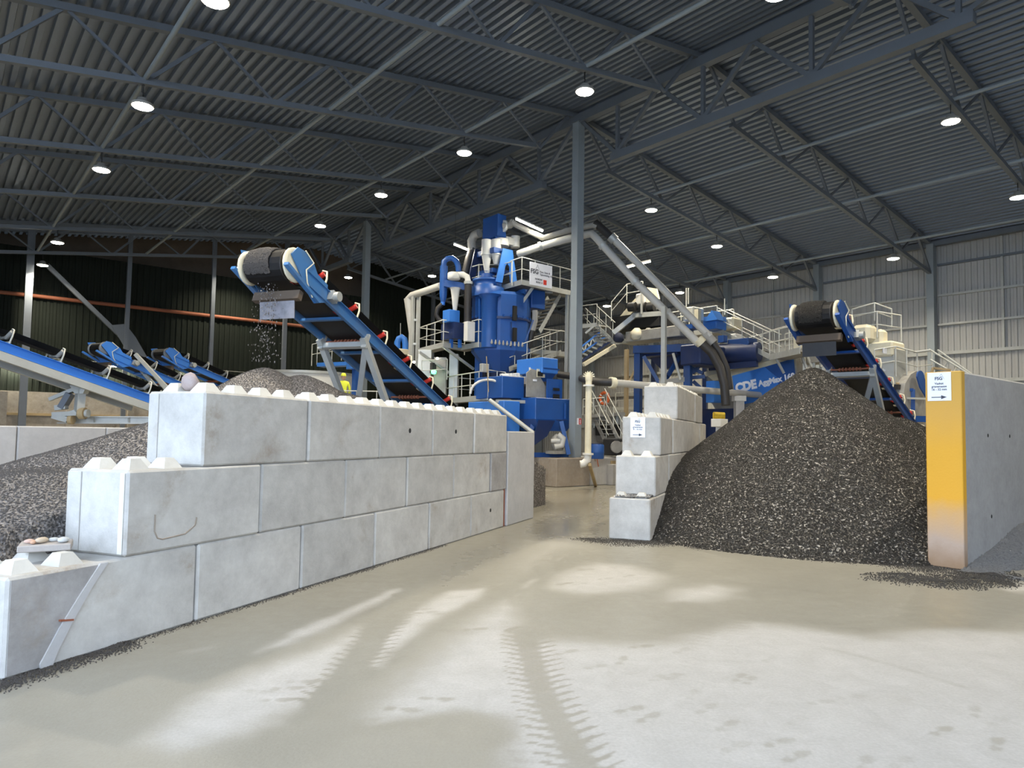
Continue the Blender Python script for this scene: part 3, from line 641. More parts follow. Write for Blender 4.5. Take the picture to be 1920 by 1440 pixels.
def sign(M, w, h, lines, label):       # local x right, y up, z out
    t = thing('paper_sign', label, 'sign', M); MB().box(-w/2, w/2, -h/2, h/2, 0, 0.006).build('sheet', M_sign, t)
    text('FSG', h*0.15, M_ink, t, T(-w*0.02, h*0.235, 0.006), 0.0025*h/0.46)
    MB().prism([(0.02*w,h*0.37),(0.10*w,h*0.46),(0.22*w,h*0.26),(0.20*w,h*0.26),(0.10*w,h*0.425),(0.03*w,h*0.355)], 0.006, 0.008).build('mountain_mark', M_inkl, t)
    for i, s in enumerate(lines): text(s, h*0.105, M_ink, t, T(0, h*(0.075-0.105*i), 0.006), 0.0012*h/0.46)
    MB().prism([(-0.33*w,-0.36*h),(0.08*w,-0.36*h),(0.08*w,-0.305*h),(0.32*w,-0.375*h),(0.08*w,-0.445*h),(0.08*w,-0.39*h),(-0.33*w,-0.39*h)], 0.006, 0.008).build('arrow', M_ink, t); return t
def facing(P, right, up=(0,0,1)): r = Vector(right).normalized(); u = Vector(up); n = r.cross(u).normalized(); u = n.cross(r); return Matrix(((r.x,u.x,n.x,P[0]),(r.y,u.y,n.y,P[1]),(r.z,u.z,n.z,P[2]),(0,0,0,1)))
Psg = PD @ Vector((-0.008, -0.20, HP-0.235)); sign(facing(Psg, -A), 0.345, 0.455, ['Vasket', 'gravemasse', '16 - 32 mm'], 'white paper sign for 16 - 32 mm on the yellow wall end')
fr = RF @ T(rowoff[2], 0, 1.6); WL = Vector((-WD.y, WD.x, 0))
Ps = fr @ Vector((-0.012, 0.47, 0.575)); sign(facing(Ps, -WL), 0.31, 0.42, ['Vasket', 'gravemasse', '8 - 16 mm'], 'white paper sign for 8 - 16 mm on the third block up of the right stack')

# ================================================================== GRAVEL
def gravel_mat(name, cols, sc, rough=0.5):
    m = new_mat(name, cols[0], rough); g = NG(m); r = g.rnd(); c = g.coord()
    v = g.voro(c, sc, 'F1', 'Color'); s = g.n('ShaderNodeSeparateColor'); g.l(v, s.inputs[0])
    k = g.n('ShaderNodeMath', operation='FRACT'); g.l(g.math('ADD', g.math('MULTIPLY', r, 7.31), s.outputs[0]), k.inputs[0])
    n = len(cols); g.col(g.ramp(k.outputs[0], [(min(0.999, (i+0.5)/n), q) for i, q in enumerate(cols)]))
    g.bump(g.voro(c, sc), 0.9, 0.6/sc); return m
M_grA = gravel_mat('dark_gravel', [(0.011,0.010,0.0085),(0.026,0.023,0.019),(0.048,0.043,0.036),(0.018,0.016,0.014),(0.09,0.08,0.065),(0.033,0.03,0.025),(0.042,0.038,0.032),(0.34,0.31,0.26)], 28, 0.3)
M_grB = gravel_mat('brown_gravel', [(0.075,0.066,0.058),(0.14,0.122,0.108),(0.18,0.162,0.145),(0.10,0.09,0.08),(0.30,0.275,0.25),(0.15,0.132,0.118)], 45, 0.6)
M_grC = gravel_mat('pale_gravel', [(0.25,0.245,0.23),(0.36,0.355,0.34),(0.46,0.455,0.44),(0.30,0.295,0.28),(0.56,0.55,0.53)], 25, 0.7)
M_grD = gravel_mat('grit', [(0.045,0.04,0.034),(0.09,0.08,0.07),(0.14,0.125,0.105),(0.07,0.062,0.053),(0.22,0.20,0.17)], 60, 0.55)
def scatter(o, dens, r0, r1, mat, seed=0, flat=0.65, att=None, keep=True):
    ng = bpy.data.node_groups.new('scatter_stones', 'GeometryNodeTree')
    ng.interface.new_socket('Geometry', in_out='INPUT', socket_type='NodeSocketGeometry'); ng.interface.new_socket('Geometry', in_out='OUTPUT', socket_type='NodeSocketGeometry')
    N = ng.nodes.new; L = ng.links.new; i = N('NodeGroupInput'); q = N('NodeGroupOutput')
    d = N('GeometryNodeDistributePointsOnFaces'); d.inputs['Density'].default_value = dens; d.inputs['Seed'].default_value = seed; L(i.outputs[0], d.inputs['Mesh'])
    if att:
        na = N('GeometryNodeInputNamedAttribute'); na.data_type = 'FLOAT'; na.inputs['Name'].default_value = att
        mu = N('ShaderNodeMath'); mu.operation = 'MULTIPLY'; mu.inputs[1].default_value = dens; L(na.outputs['Attribute'], mu.inputs[0]); L(mu.outputs[0], d.inputs['Density'])
    ic = N('GeometryNodeMeshIcoSphere'); ic.inputs['Radius'].default_value = 1.0; ic.inputs['Subdivisions'].default_value = 1
    sm = N('GeometryNodeSetMaterial'); sm.inputs['Material'].default_value = mat; L(ic.outputs['Mesh'], sm.inputs['Geometry'])
    rot = N('FunctionNodeRandomValue'); rot.data_type = 'FLOAT_VECTOR'; rot.inputs[1].default_value = (6.28, 6.28, 6.28)
    sc = N('FunctionNodeRandomValue'); sc.data_type = 'FLOAT_VECTOR'; sc.inputs[0].default_value = (r0, r0, r0*flat); sc.inputs[1].default_value = (r1, r1, r1*flat)
    sc.inputs['Seed'].default_value = 5
    p = N('GeometryNodeInstanceOnPoints'); L(d.outputs['Points'], p.inputs['Points']); L(sm.outputs[0], p.inputs['Instance']); L(rot.outputs[0], p.inputs['Rotation']); L(sc.outputs[0], p.inputs['Scale'])
    j = N('GeometryNodeJoinGeometry'); (L(i.outputs[0], j.inputs[0]) if keep else None); L(p.outputs[0], j.inputs[0]); L(j.outputs[0], q.inputs[0])
    md = o.modifiers.new('stones', 'NODES'); md.node_group = ng; return o
def field(name, F, x0, x1, y0, y1, st, hfun, mat, cut=0.004, att=None):
    gx = np.arange(x0, x1+1e-6, st); gy = np.arange(y0, y1+1e-6, st); Xg, Yg = np.meshgrid(gx, gy); H = hfun(Xg, Yg)
    nx, ny = len(gx), len(gy); keep = H > cut; vs = np.stack([Xg, Yg, H], -1).reshape(-1, 3); ii = np.arange(nx*ny).reshape(ny, nx)
    q = np.stack([ii[:-1,:-1], ii[:-1,1:], ii[1:,1:], ii[1:,:-1]], -1).reshape(-1, 4); kk = keep.reshape(-1)[q].any(1); q = q[kk]
    used = np.unique(q); mp = np.zeros(nx*ny, int); mp[used] = np.arange(len(used)); vs = vs[used]; q = mp[q]
    vs[:, 2] = np.maximum(vs[:, 2], 0.002)
    me = bpy.data.meshes.new(name); me.from_pydata([tuple(v) for v in vs], [], [tuple(f) for f in q]); me.materials.append(mat)
    me.polygons.foreach_set('use_smooth', [True]*len(q)); o = obj(name, me); o.matrix_world = F
    if att is not None:
        D_ = att(Xg, Yg).reshape(-1)[used]; a_ = me.attributes.new('dens', 'FLOAT', 'POINT'); a_.data.foreach_set('value', D_.astype(np.float32))
    return o
def cone(X, Y, x, y, h, sl, rnd=0.15): d = np.hypot(X-x, Y-y); return h + rnd*sl - sl*np.sqrt(d*d + rnd*rnd)
# big dark heap: built in the world frame, bounded by the block stack and the divider wall
PK = at(1522, 690, 17.2)
RFi = RF.inverted(); PDi = PD.inverted()
def h_right(Xw, Yw):
    h = cone(Xw, Yw, PK.x, PK.y, PK.z, 0.80, 0.28)
    h = np.maximum(h, cone(Xw, Yw, PK.x+2.1, PK.y+0.2, PK.z-1.15, 0.70, 0.4))
    h = np.maximum(h, cone(Xw, Yw, PK.x-0.4, PK.y-0.9, PK.z-0.62, 0.72, 0.6))
    h = h + lump(Xw, Yw, 11, 2.4)*0.05 + lump(Xw, Yw, 12, 7.0)*0.025
    toe = np.maximum(0.02 - 0.0*Xw, 0)
    # local coordinates of block stack (right face at y=0) and divider (left face at y=0)
    ly = RFi[1][0]*Xw + RFi[1][1]*Yw + RFi[1][3]; py = PDi[1][0]*Xw + PDi[1][1]*Yw + PDi[1][3]; px = PDi[0][0]*Xw + PDi[0][1]*Yw + PDi[0][3]
    h = np.where(ly > 0.02, -1, h); h = np.where((py < -0.02) & (px > -0.05), -1, h); return h
o = field('gravel_heap', Matrix(), 1.5, 13.0, 10.6, 22.5, 0.06, h_right, M_grA, 0.0); stuff(o)
tag(o, 'big dark wet gravel heap between block stack and yellow ended wall', 'gravel heap'); scatter(o, 1200, 0.009, 0.024, M_grA)
# left heap: behind the long wall
LF = frame(Vector((0,0,0)), (1,0,0)); WFi = WF.inverted(); LP = at(497, 690, 13.4)
def h_left(Xw, Yw):
    s = WFi[0][0]*Xw + WFi[0][1]*Yw + WFi[0][3]; l = WFi[1][0]*Xw + WFi[1][1]*Yw + WFi[1][3]
    h = cone(Xw, Yw, LP.x, LP.y, LP.z, 0.72, 0.3)
    h = np.maximum(h, cone(Xw, Yw, LP.x+0.62, LP.y+0.3, LP.z-0.09, 0.62, 0.3)); h = np.maximum(h, cone(Xw, Yw, LP.x+1.15, LP.y+0.8, LP.z-0.36, 0.5, 0.4))
    h = np.maximum(h, cone(Xw, Yw, LP.x+2.6, LP.y+3.4, LP.z-0.75, 0.33, 0.5))
    h = np.maximum(h, cone(Xw, Yw, -4.6, 10.6, 2.25, 0.40, 0.5))
    h = np.maximum(h, cone(Xw, Yw, -5.3, 8.6, 1.55, 0.30, 0.8))
    h = h + lump(Xw, Yw, 21, 2.0)*0.06 + lump(Xw, Yw, 22, 6.0)*0.02
    return np.where(l < 0.82, -1, h)
o = field('gravel_heap', Matrix(), -13.0, 1.0, 4.4, 22.0, 0.07, h_left, M_grB, 0.0); stuff(o)
tag(o, 'brownish fine gravel heap behind the long block wall', 'gravel heap'); scatter(o, 1300, 0.006, 0.016, M_grB, 2)
# pale gravel right of divider
def h_pale(Xl, Yl):
    h = 0.42*sstep(Xl, 0.2, 3.2) + 0.10 - 0.30*np.maximum(0, (-TH - Yl)) ; h = h*sstep(Xl, -0.2, 0.8) + lump(Xl, Yl, 31, 4)*0.03
    return np.where(Yl > -TH+0.0, -1, h)
o = field('gravel_heap', PD, -0.2, 9.0, -4.0, -TH+0.03, 0.05, h_pale, M_grC, 0.0); stuff(o)
tag(o, 'pale grey crushed stone along the far side of the divider wall', 'gravel heap'); scatter(o, 900, 0.018, 0.05, M_grC, 3)
# loose grit along wall foot, stack foot and pier foot
def wl(pts): return [tuple((WF @ Vector((s, t_, 0))))[:2] for s, t_ in pts]
def band(name, pts, hw, hh, label, mat, dens, r0, r1, seed):
    W_ = pts if abs(pts[0][0]) < 40 and abs(pts[0][1]) < 40 else [tuple(onz(x, y))[:2] for x, y in pts]; xa = [p[0] for p in W_]; ya = [p[1] for p in W_]
    def hf(Xw, Yw):
        D, _ = sd_line(Xw, Yw, W_); a = np.abs(D); h = hh*0.5*(1-a/hw) + lump(Xw, Yw, seed, 9)*hh*0.5 + lump(Xw, Yw, seed+1, 22)*hh*0.3
        l = WFi[1][0]*Xw + WFi[1][1]*Yw + WFi[1][3]; return np.where((a < hw*1.2), h, -1)
    def df(Xw, Yw): D, _ = sd_line(Xw, Yw, W_); return np.clip(1-np.abs(D)/(hw*1.35) + lump(Xw, Yw, seed+2, 7)*0.5, 0, 1)**1.4
    hf2 = lambda Xw, Yw: np.where(df(Xw, Yw) > 0.004, np.maximum(hf(Xw, Yw), 0.0), -1)
    o = field(name, Matrix(), min(xa)-1.5*hw, max(xa)+1.5*hw, min(ya)-1.5*hw, max(ya)+1.5*hw, 0.05, hf2, mat, -0.5, df); stuff(o); tag(o, label, 'gravel'); scatter(o, dens, r0, r1, mat, seed, 0.65, 'dens', False); return o
band('loose_grit', wl([(-0.9,-0.02),(-0.3,-0.07),(0.3,-0.08),(0.9,-0.05)]), 0.16, 0.04, 'loose grey gravel spilled at the foot of the nearest block', M_grB, 7000, 0.004, 0.011, 41)
band('loose_grit', wl([(0.9,-0.03),(2.5,-0.02),(4.5,-0.02),(7.5,-0.01)]), 0.05, 0.012, 'thin strip of dark grit along the foot of the long block wall', M_grB, 6000, 0.003, 0.008, 43)
band('loose_grit', [(1128,1014),(1175,1016),(1222,1018),(1262,1010),(1330,1024),(1450,1036),(1600,1050),(1740,1066)], 0.42, 0.03, 'dark grit spread along the toe of the big gravel heap', M_grD, 2600, 0.005, 0.013, 45)
band('loose_grit', [(1690,1085),(1760,1092),(1830,1090),(1860,1080)], 0.45, 0.08, 'dark grit around the foot of the yellow wall end', M_grD, 3000, 0.006, 0.016, 47)
# stones on lowest right block
def hb(Xl, Yl): return 0.05 - 0.09*np.abs(Xl-0.28) + lump(Xl, Yl, 51, 14)*0.03 - 0.06*np.maximum(0, Yl-0.58)
o = field('loose_grit', RF @ T(0, 0, 0.795), 0.03, 0.56, 0.03, 0.72, 0.03, hb, M_grC, 0.01); stuff(o); tag(o, 'pale rubble lying on the lowest block of the right stack', 'gravel'); scatter(o, 800, 0.008, 0.025, M_grC, 6)
# falling gravel under the left conveyor head
rf = random.Random(9); mb = MB()
for i in range(420):
    f = rf.random(); z = LP.z + 0.1 + f*1.75; w = 0.10 + 0.05*(1-f); x = LP.x + rf.gauss(0, w) + 0.02*f; y = LP.y + rf.gauss(0, w)*0.7; r = rf.uniform(0.004, 0.011)
    v = [(x+r*rf.uniform(.6,1.4),y,z),(x-r,y+r,z),(x-r,y-r,z),(x,y,z+r*2.2),(x,y,z-r*2.0)]; mb.add(v, [(0,1,3),(1,2,3),(2,0,3),(1,0,4),(2,1,4),(0,2,4)])
o = mb.build('falling_gravel', M_grB); stuff(o); tag(o, 'thin stream of gravel falling from the left conveyor head', 'gravel')
# low bay wall at the left behind the brown heap
a = onz(-150, 798, 1.98); P0 = at(-80, 800, 12.6); P1 = at(300, 800, 16.2); d = P1-P0; d.z = 0; o0 = Vector((P0.x, P0.y, 0)); Fw = frame(o0, d)
t = thing('bay_wall', 'low pale concrete bay wall behind the brown gravel heap', 'wall', Fw); L = d.length
for i in range(4): MB().cbox(-2.5+ i*(L+3)/4, -2.5+(i+1)*(L+3)/4-0.02, 0, 0.3, 0, 1.99, 0.02).build('wall_panel', M_slab, t)

# ================================================================== CONVEYORS
def lerp_(a, b, f): return a + (b-a)*f
def conveyor(name, label, head, az, slope, L, mats, width=0.8, fh=0.26, idl=1.3, roller=True, head_plates=True, curtain=True, legs=(), ret=0.28, motor=True, stream=False, group=None, cross=1.6, tailz=None):
    """local x runs down the belt from the head pulley axis, y to the right of that travel, z up off the belt"""
    blue, frame_m = mats
    d = Vector((sin(az)*cos(slope), cos(az)*cos(slope), -sin(slope))); F = frame(head, d); Fi = F.inverted()
    t = thing(name, label, 'conveyor', F, group); w = width/2; fw = w + 0.13; ZM = -0.38      # note: local +y is left of travel
    for s in (-1, 1):
        mb = MB(); mb.box(0.35, L, s*fw-0.012, s*fw+0.012, ZM-fh/2, ZM+fh/2); mb.box(0.35, L, min(s*fw, s*(fw+0.07)), max(s*fw, s*(fw+0.07)), ZM+fh/2-0.014, ZM+fh/2)
        mb.box(0.35, L, min(s*fw, s*(fw+0.07)), max(s*fw, s*(fw+0.07)), ZM-fh/2, ZM-fh/2+0.014); mb.build('side_beam', blue, t)
    # troughed carrying belt, return belt, wrap round the pulley
    prof = [(-w, 0.10), (-w*0.55, -0.02), (w*0.55, -0.02), (w, 0.10)]; pr = 0.31*width/0.8; cz = -0.02-pr
    mb = MB(); sec = []
    for x, fl in ((0.0, 0.0), (0.6, 0.6), (1.0, 1.0), (L, 1.0)): sec.append([(x, y, -0.02 + (z+0.02)*fl) for y, z in prof])
    vs = [p for s_ in sec for p in s_]; fs = []
    for i in range(len(sec)-1):
        for j in range(3): fs.append((i*4+j, i*4+j+1, (i+1)*4+j+1, (i+1)*4+j)); fs.append((i*4+j, (i+1)*4+j, (i+1)*4+j+1, i*4+j+1))
    mb.add(vs, fs)
    arc = [(-pr*sin(a), -0.02-pr+pr*cos(a)) for a in [pi*k/8 for k in range(9)]]
    for (x0, z0), (x1, z1) in zip(arc[:-1], arc[1:]): mb.add([(x0,-w,z0),(x0,w,z0),(x1,w,z1),(x1,-w,z1)], [(0,1,2,3),(3,2,1,0)], True)
    zr = -0.02-2*pr; mb.add([(0,-w,zr),(0,w,zr),(1.1,w,-0.44),(1.1,-w,-0.44),(L,w,-0.44),(L,-w,-0.44)], [(0,1,2,3),(3,2,1,0),(3,2,4,5),(5,4,2,3)]); mb.build('belt', M_black, t)
    MB().tube([(0,-w-0.02,cz),(0,w+0.02,cz)], pr-0.006, 16).build('head_pulley', M_hose, t)
    MB().tube([(L-0.1,-w-0.02,-0.24),(L-0.1,w+0.02,-0.24)], 0.2, 14).build('tail_pulley', M_hose, t)
    # idlers
    x = 0.95; k = 0
    while x < L - 0.4:
        mb = MB(); mb.box(-0.03, 0.03, -fw, fw, -0.25, -0.2)
        for s in (-1, 1): mb.tube([(0, s*fw, -0.25), (0, s*(fw+0.02), -0.05), (0, s*(fw-0.02), 0.12), (0, s*(w-0.0), 0.15)], 0.022, 6)
        b = mb.build('idler_bracket', M_cream if roller else M_galv, t); b.location = (x, 0, 0)
        mr = MB()
        for s in (-1, 1): mr.tube([(0, s*w*0.5, -0.075), (0, s*(w+0.06), 0.075)], 0.055, 10)
        mr.tube([(0, -w*0.5, -0.075), (0, w*0.5, -0.075)], 0.045, 8); mr.build('idler_roller', M_red if roller else M_dust, b)
        x += idl; k += 1
    x = 1.8
    while x < L - 0.5: MB().box(x-0.035, x+0.035, -fw, fw, ZM-fh/2, ZM-fh/2+0.06).build('cross_member', blue, t); x += cross
    x = 2.8
    while x < L - 0.5:
        mr = MB(); mr.tube([(x,-fw,-0.5),(x,fw,-0.5)], 0.025, 6)
        for j in range(7): mr.tube([(x, -0.26+0.087*j-0.02, -0.5),(x, -0.26+0.087*j+0.02, -0.5)], 0.055, 8)
        mr.build('return_roller', M_rust, t); x += 3.2
    if head_plates:
        for s in (-1, 1):
            poly = [(-0.22,-0.22),(-0.1,0.0),(0.12,0.05),(0.45,-0.02),(0.62,-0.14),(1.0,-0.16),(1.1,-0.5),(0.75,-0.72),(0.45,-0.62),(0.05,-0.36)] if s < 0 else [(-0.3,-0.1),(-0.05,0.02),(0.2,-0.02),(0.9,-0.2),(1.0,-0.5),(0.5,-0.6),(0.0,-0.4)]
            mb = MB(); mb.prism(poly, -0.012, 0.012, M=T(0, s*(fw+0.03), 0) @ RX(pi/2)); mb.build('head_plate', blue, t)
            mb = MB(); mb.bar((-0.32, s*(fw+0.07), -0.5), (0.8, s*(fw+0.07), -0.66), 0.1, 0.06); mb.build('head_arm', blue, t)
            MB().lathe([(pr-0.07,-0.02),(pr+0.02,-0.02),(pr+0.02,0.02),(pr-0.07,0.02)], 18, M=T(0, s*(fw-0.02), cz) @ RX(pi/2)).build('pulley_cheek', M_cream if roller else M_steel, t)
        MB().tube([(0.1,-fw-0.06,0.05),(0.38,-fw-0.09,-0.05),(0.22,-fw-0.09,-0.3),(0.35,-fw-0.08,-0.5),(0.6,-fw-0.08,-0.68)], 0.014, 6).build('cable_loop', M_cream, t)
        MB().box(0.30, 0.42, -fw, fw, -0.86, -0.68).build('scraper_box', M_brownwall, t)
    if motor:
        mb = MB(); mb.tube([(1.2,-fw-0.06,-0.32),(1.2,-fw-0.24,-0.32)], 0.1, 12); mb.box(1.1,1.3,-fw-0.14,-fw-0.02,-0.42,-0.22); mb.build('drive_unit', M_galv, t)
    if curtain:
        Rw = F.to_3x3(); up = Fi.to_3x3() @ Vector((0,0,1)); o = Vector((0.36, 0, -0.82))
        dn = -up.normalized(); fwd = Vector((1,0,0)) - dn*dn.x; fwd.normalize(); y = Vector((0,1,0)); mb = MB()
        a = o + y*(-w); b = o + y*w; c_ = b + dn*0.38 + fwd*0.02; e = a + dn*0.38 + fwd*0.02; q = fwd*0.015
        mb.add([a,b,c_,e,a+q,b+q,c_+q,e+q], [(0,1,2,3),(7,6,5,4),(0,4,5,1),(1,5,6,2),(2,6,7,3),(3,7,4,0)]); mb.build('rubber_curtain', M_curtain if curtain != 2 else M_black, t)
    for (xd, spread, w0, zf) in legs:
        # trestle: two legs per side splayed along the travel, with cross bars and a diagonal
        dv = Fi.to_3x3() @ Vector((0,0,-1)); hz = (Fi.to_3x3() @ Vector((sin(az), cos(az), 0)))
        H_ = []
        for s in (-1, 1):
            top = Vector((xd, s*(fw+0.03), -0.62)); h = (F @ top).z - zf; ft = top + dv*h + hz*spread; H_.append((top, ft))
            MB().bar(top + Vector((-0.15,0,0.1)), ft, 0.13, 0.13).build('leg', frame_m, t); MB().bar(top + Vector((0,0,0.25)), top + Vector((-0.05,0,-0.1)), 0.12, 0.06).build('pivot_bracket', frame_m, t)
        (a0, f0), (a1, f1) = H_
        MB().bar(a0, a1, 0.12, 0.12).build('top_bar', frame_m, t); MB().bar(a0, lerp_(a1, f1, 0.85), 0.12, 0.12).build('sway_brace', frame_m, t); MB().bar(lerp_(a0, f0, 0.82), lerp_(a1, f1, 0.82), 0.12, 0.12).build('lower_bar', frame_m, t)
    return t
H1 = at(518, 473, 13.45)
conveyor('stacking_conveyor', 'blue stacking conveyor rising over the brown heap, tipping gravel at the upper left', H1, R(19.8), R(19.6), 12.6, (M_blueG, M_galv), legs=((2.75, 1.7, 0.9, 1.7), (7.2, 0.5, 0.9, 1.2)))
H2 = at(1533, 570, 17.2)
conveyor('stacking_conveyor', 'dark blue stacking conveyor tipping onto the big dark gravel heap', H2, R(42), R(19.5), 12.5, (M_blue, M_galv), legs=((2.9, 2.2, 0.9, 1.0), (7.5, 0.5, 0.9, 0.0)), curtain=2)
# wet gravel riding on the two heads
for i, (H, az, sl, m, lab) in enumerate(((H1, 19.8, 19.6, M_grB, 'gravel carried over the head of the left stacking conveyor'), (H2, 42, 19.5, M_grA, 'wet gravel carried over the head of the right stacking conveyor'))):
    az, sl = R(az), R(sl); d = Vector((sin(az)*cos(sl), cos(az)*cos(sl), -sin(sl))); F = frame(H, d)
    gx = []; pr = 0.325
    for k in range(15):
        a = -2.5 + 2.5*k/8.0 if k <= 8 else 0
        if k <= 8: gx.append((pr*sin(a), -0.02-0.31+pr*cos(a), 0.012 + 0.03*(k/8)))
        else: gx.append(((k-8)*0.75, -0.005, 0.05))
    vs = []; fs = []; W9 = 9
    for j, (x, z, th) in enumerate(gx):
        nx_, nz = (x/pr if j <= 8 else 0, (z+0.33)/pr if j <= 8 else 1)
        for q in range(W9):
            y = -0.27 + 0.54*q/(W9-1) + (0.1 if i == 0 else 0.04); b = th*(1-((q-4)/4.5)**2) + random.uniform(-0.006, 0.006); vs.append((x+nx_*b, y, z+nz*b))
    for j in range(len(gx)-1):
        for q in range(W9-1): fs.append((j*W9+q, j*W9+q+1, (j+1)*W9+q+1, (j+1)*W9+q)); fs.append((j*W9+q, (j+1)*W9+q, (j+1)*W9+q+1, j*W9+q+1))
    mb = MB(); mb.add(vs, fs); o = mb.build('belt_gravel', m); o.matrix_world = F; stuff(o); tag(o, lab, 'gravel'); scatter(o, 1700, 0.010, 0.026, m, 8+i)

# sand stackers at the left
def span(p0, Y0, p1, Y1): a = at(*p0, Y0); b = at(*p1, Y1); d = b-a; return a, math.atan2(d.x, d.y), math.asin(-d.z/d.length), d.length
h, az, sl, L = span((-70, 600), 17.2, (292, 734), 21.5)
t = conveyor('radial_stacker', 'light blue radial stacker belt crossing the far left on a wheeled post', h, az, sl, L, (M_blueL, M_galv), width=0.62, fh=0.24, idl=1.28, roller=False, head_plates=False, curtain=False, motor=False)
fwd = Vector((1,0,0))
MB().box(0.3, L-0.3, -0.52, -0.40, -0.72, -0.51).build('galvanised_girder', M_galv, t); MB().box(0.3, L-0.3, 0.40, 0.52, -0.72, -0.51).build('galvanised_girder', M_galv, t)
Pp = at(150, 730, 19.6)
t = thing('stacker_carriage', 'galvanised wheeled carriage post under the light blue stacker', 'carriage', Pp)
w = lambda x, y: tuple(at(x, y, 19.6) - Pp)
MB().bar(w(152,728), w(148,772), 0.2, 0.2).build('post', M_galv, t); MB().prism([(-0.22,0.1),(0.25,0.1),(0.16,-0.12),(-0.08,-0.12)], -0.12, 0.12, M=RX(pi/2)).build('saddle', M_galv, t)
MB().bar(w(146,727), w(93,749), 0.1, 0.1).build('tow_arm', M_galv, t); MB().bar(w(132,738), w(116,765), 0.22, 0.16).build('ram_sleeve', M_steel, t)
MB().bar(w(105,765), w(125,762), 0.16, 0.14).build('gear_motor', M_galv, t); MB().bar(w(100,777), w(146,775), 0.16, 0.12).build('axle', M_galv, t)
MB().bar(w(120,778), w(150,768), 0.1, 0.08).build('strut', M_galv, t)
MB().tube([w(150,775), w(160,775)], 0.16, 14).build('wheel', M_wood, t); MB().tube([w(161,775), w(166,775)], 0.11, 12).build('hub', M_galv, t)
MB().tube([w(130,787), w(137,787)], 0.13, 14).build('wheel', M_wood, t); MB().bar(w(100,779), w(128,787), 0.14, 0.16).build('rocker', M_galv, t)
Pb = at(210, 787, 20); t = thing('rail_beam', 'galvanised I beam track lying behind the low bay wall', 'beam', Pb); w2 = lambda x, y: tuple(at(x, y, 20)-Pb)
MB().bar(w2(135,781), w2(300,782), 0.16, 0.03).build('upper_flange', M_galv, t); MB().bar(w2(135,787), w2(300,788), 0.02, 0.2).build('web', M_galv, t); MB().bar(w2(110,793), w2(300,794), 0.16, 0.03).build('lower_flange', M_galv, t)
for x in (176, 240): MB().bar(w2(x,781), w2(x,793), 0.14, 0.02).build('stiffener', M_galv, t)
h, az, sl, L = span((192, 643), 27.0, (374, 727), 30.5)
conveyor('sand_conveyor', 'middle small blue sand conveyor left of the long block wall', h, az, sl, L, (M_blueL, M_galv), width=0.6, idl=1.1, roller=False, curtain=False)
h, az, sl, L = span((308, 654), 31.0, (462, 722), 35.0)
conveyor('sand_conveyor', 'right hand small blue sand conveyor behind the rock on the wall', h, az, sl, L, (M_blueL, M_galv), width=0.6, idl=1.1, roller=False, curtain=False)
for i, (a, b, Y) in enumerate((((254,664),(330,745),27.6), ((262,690),(300,735),28.2), ((286,700),(325,745),28.6))):
    pa_ = at(*a, Y); pd_ = at(*b, Y)-pa_; pd_ = pd_*(pa_.z/-pd_.z)
    q = MB().bar((0,0,0), pd_, 0.13, 0.13).build('conveyor_prop', M_galv); q.location = at(*a, Y); tag(q, ['long', 'short left', 'short right'][i] + ' galvanised prop slanting under the middle sand conveyor', 'prop')

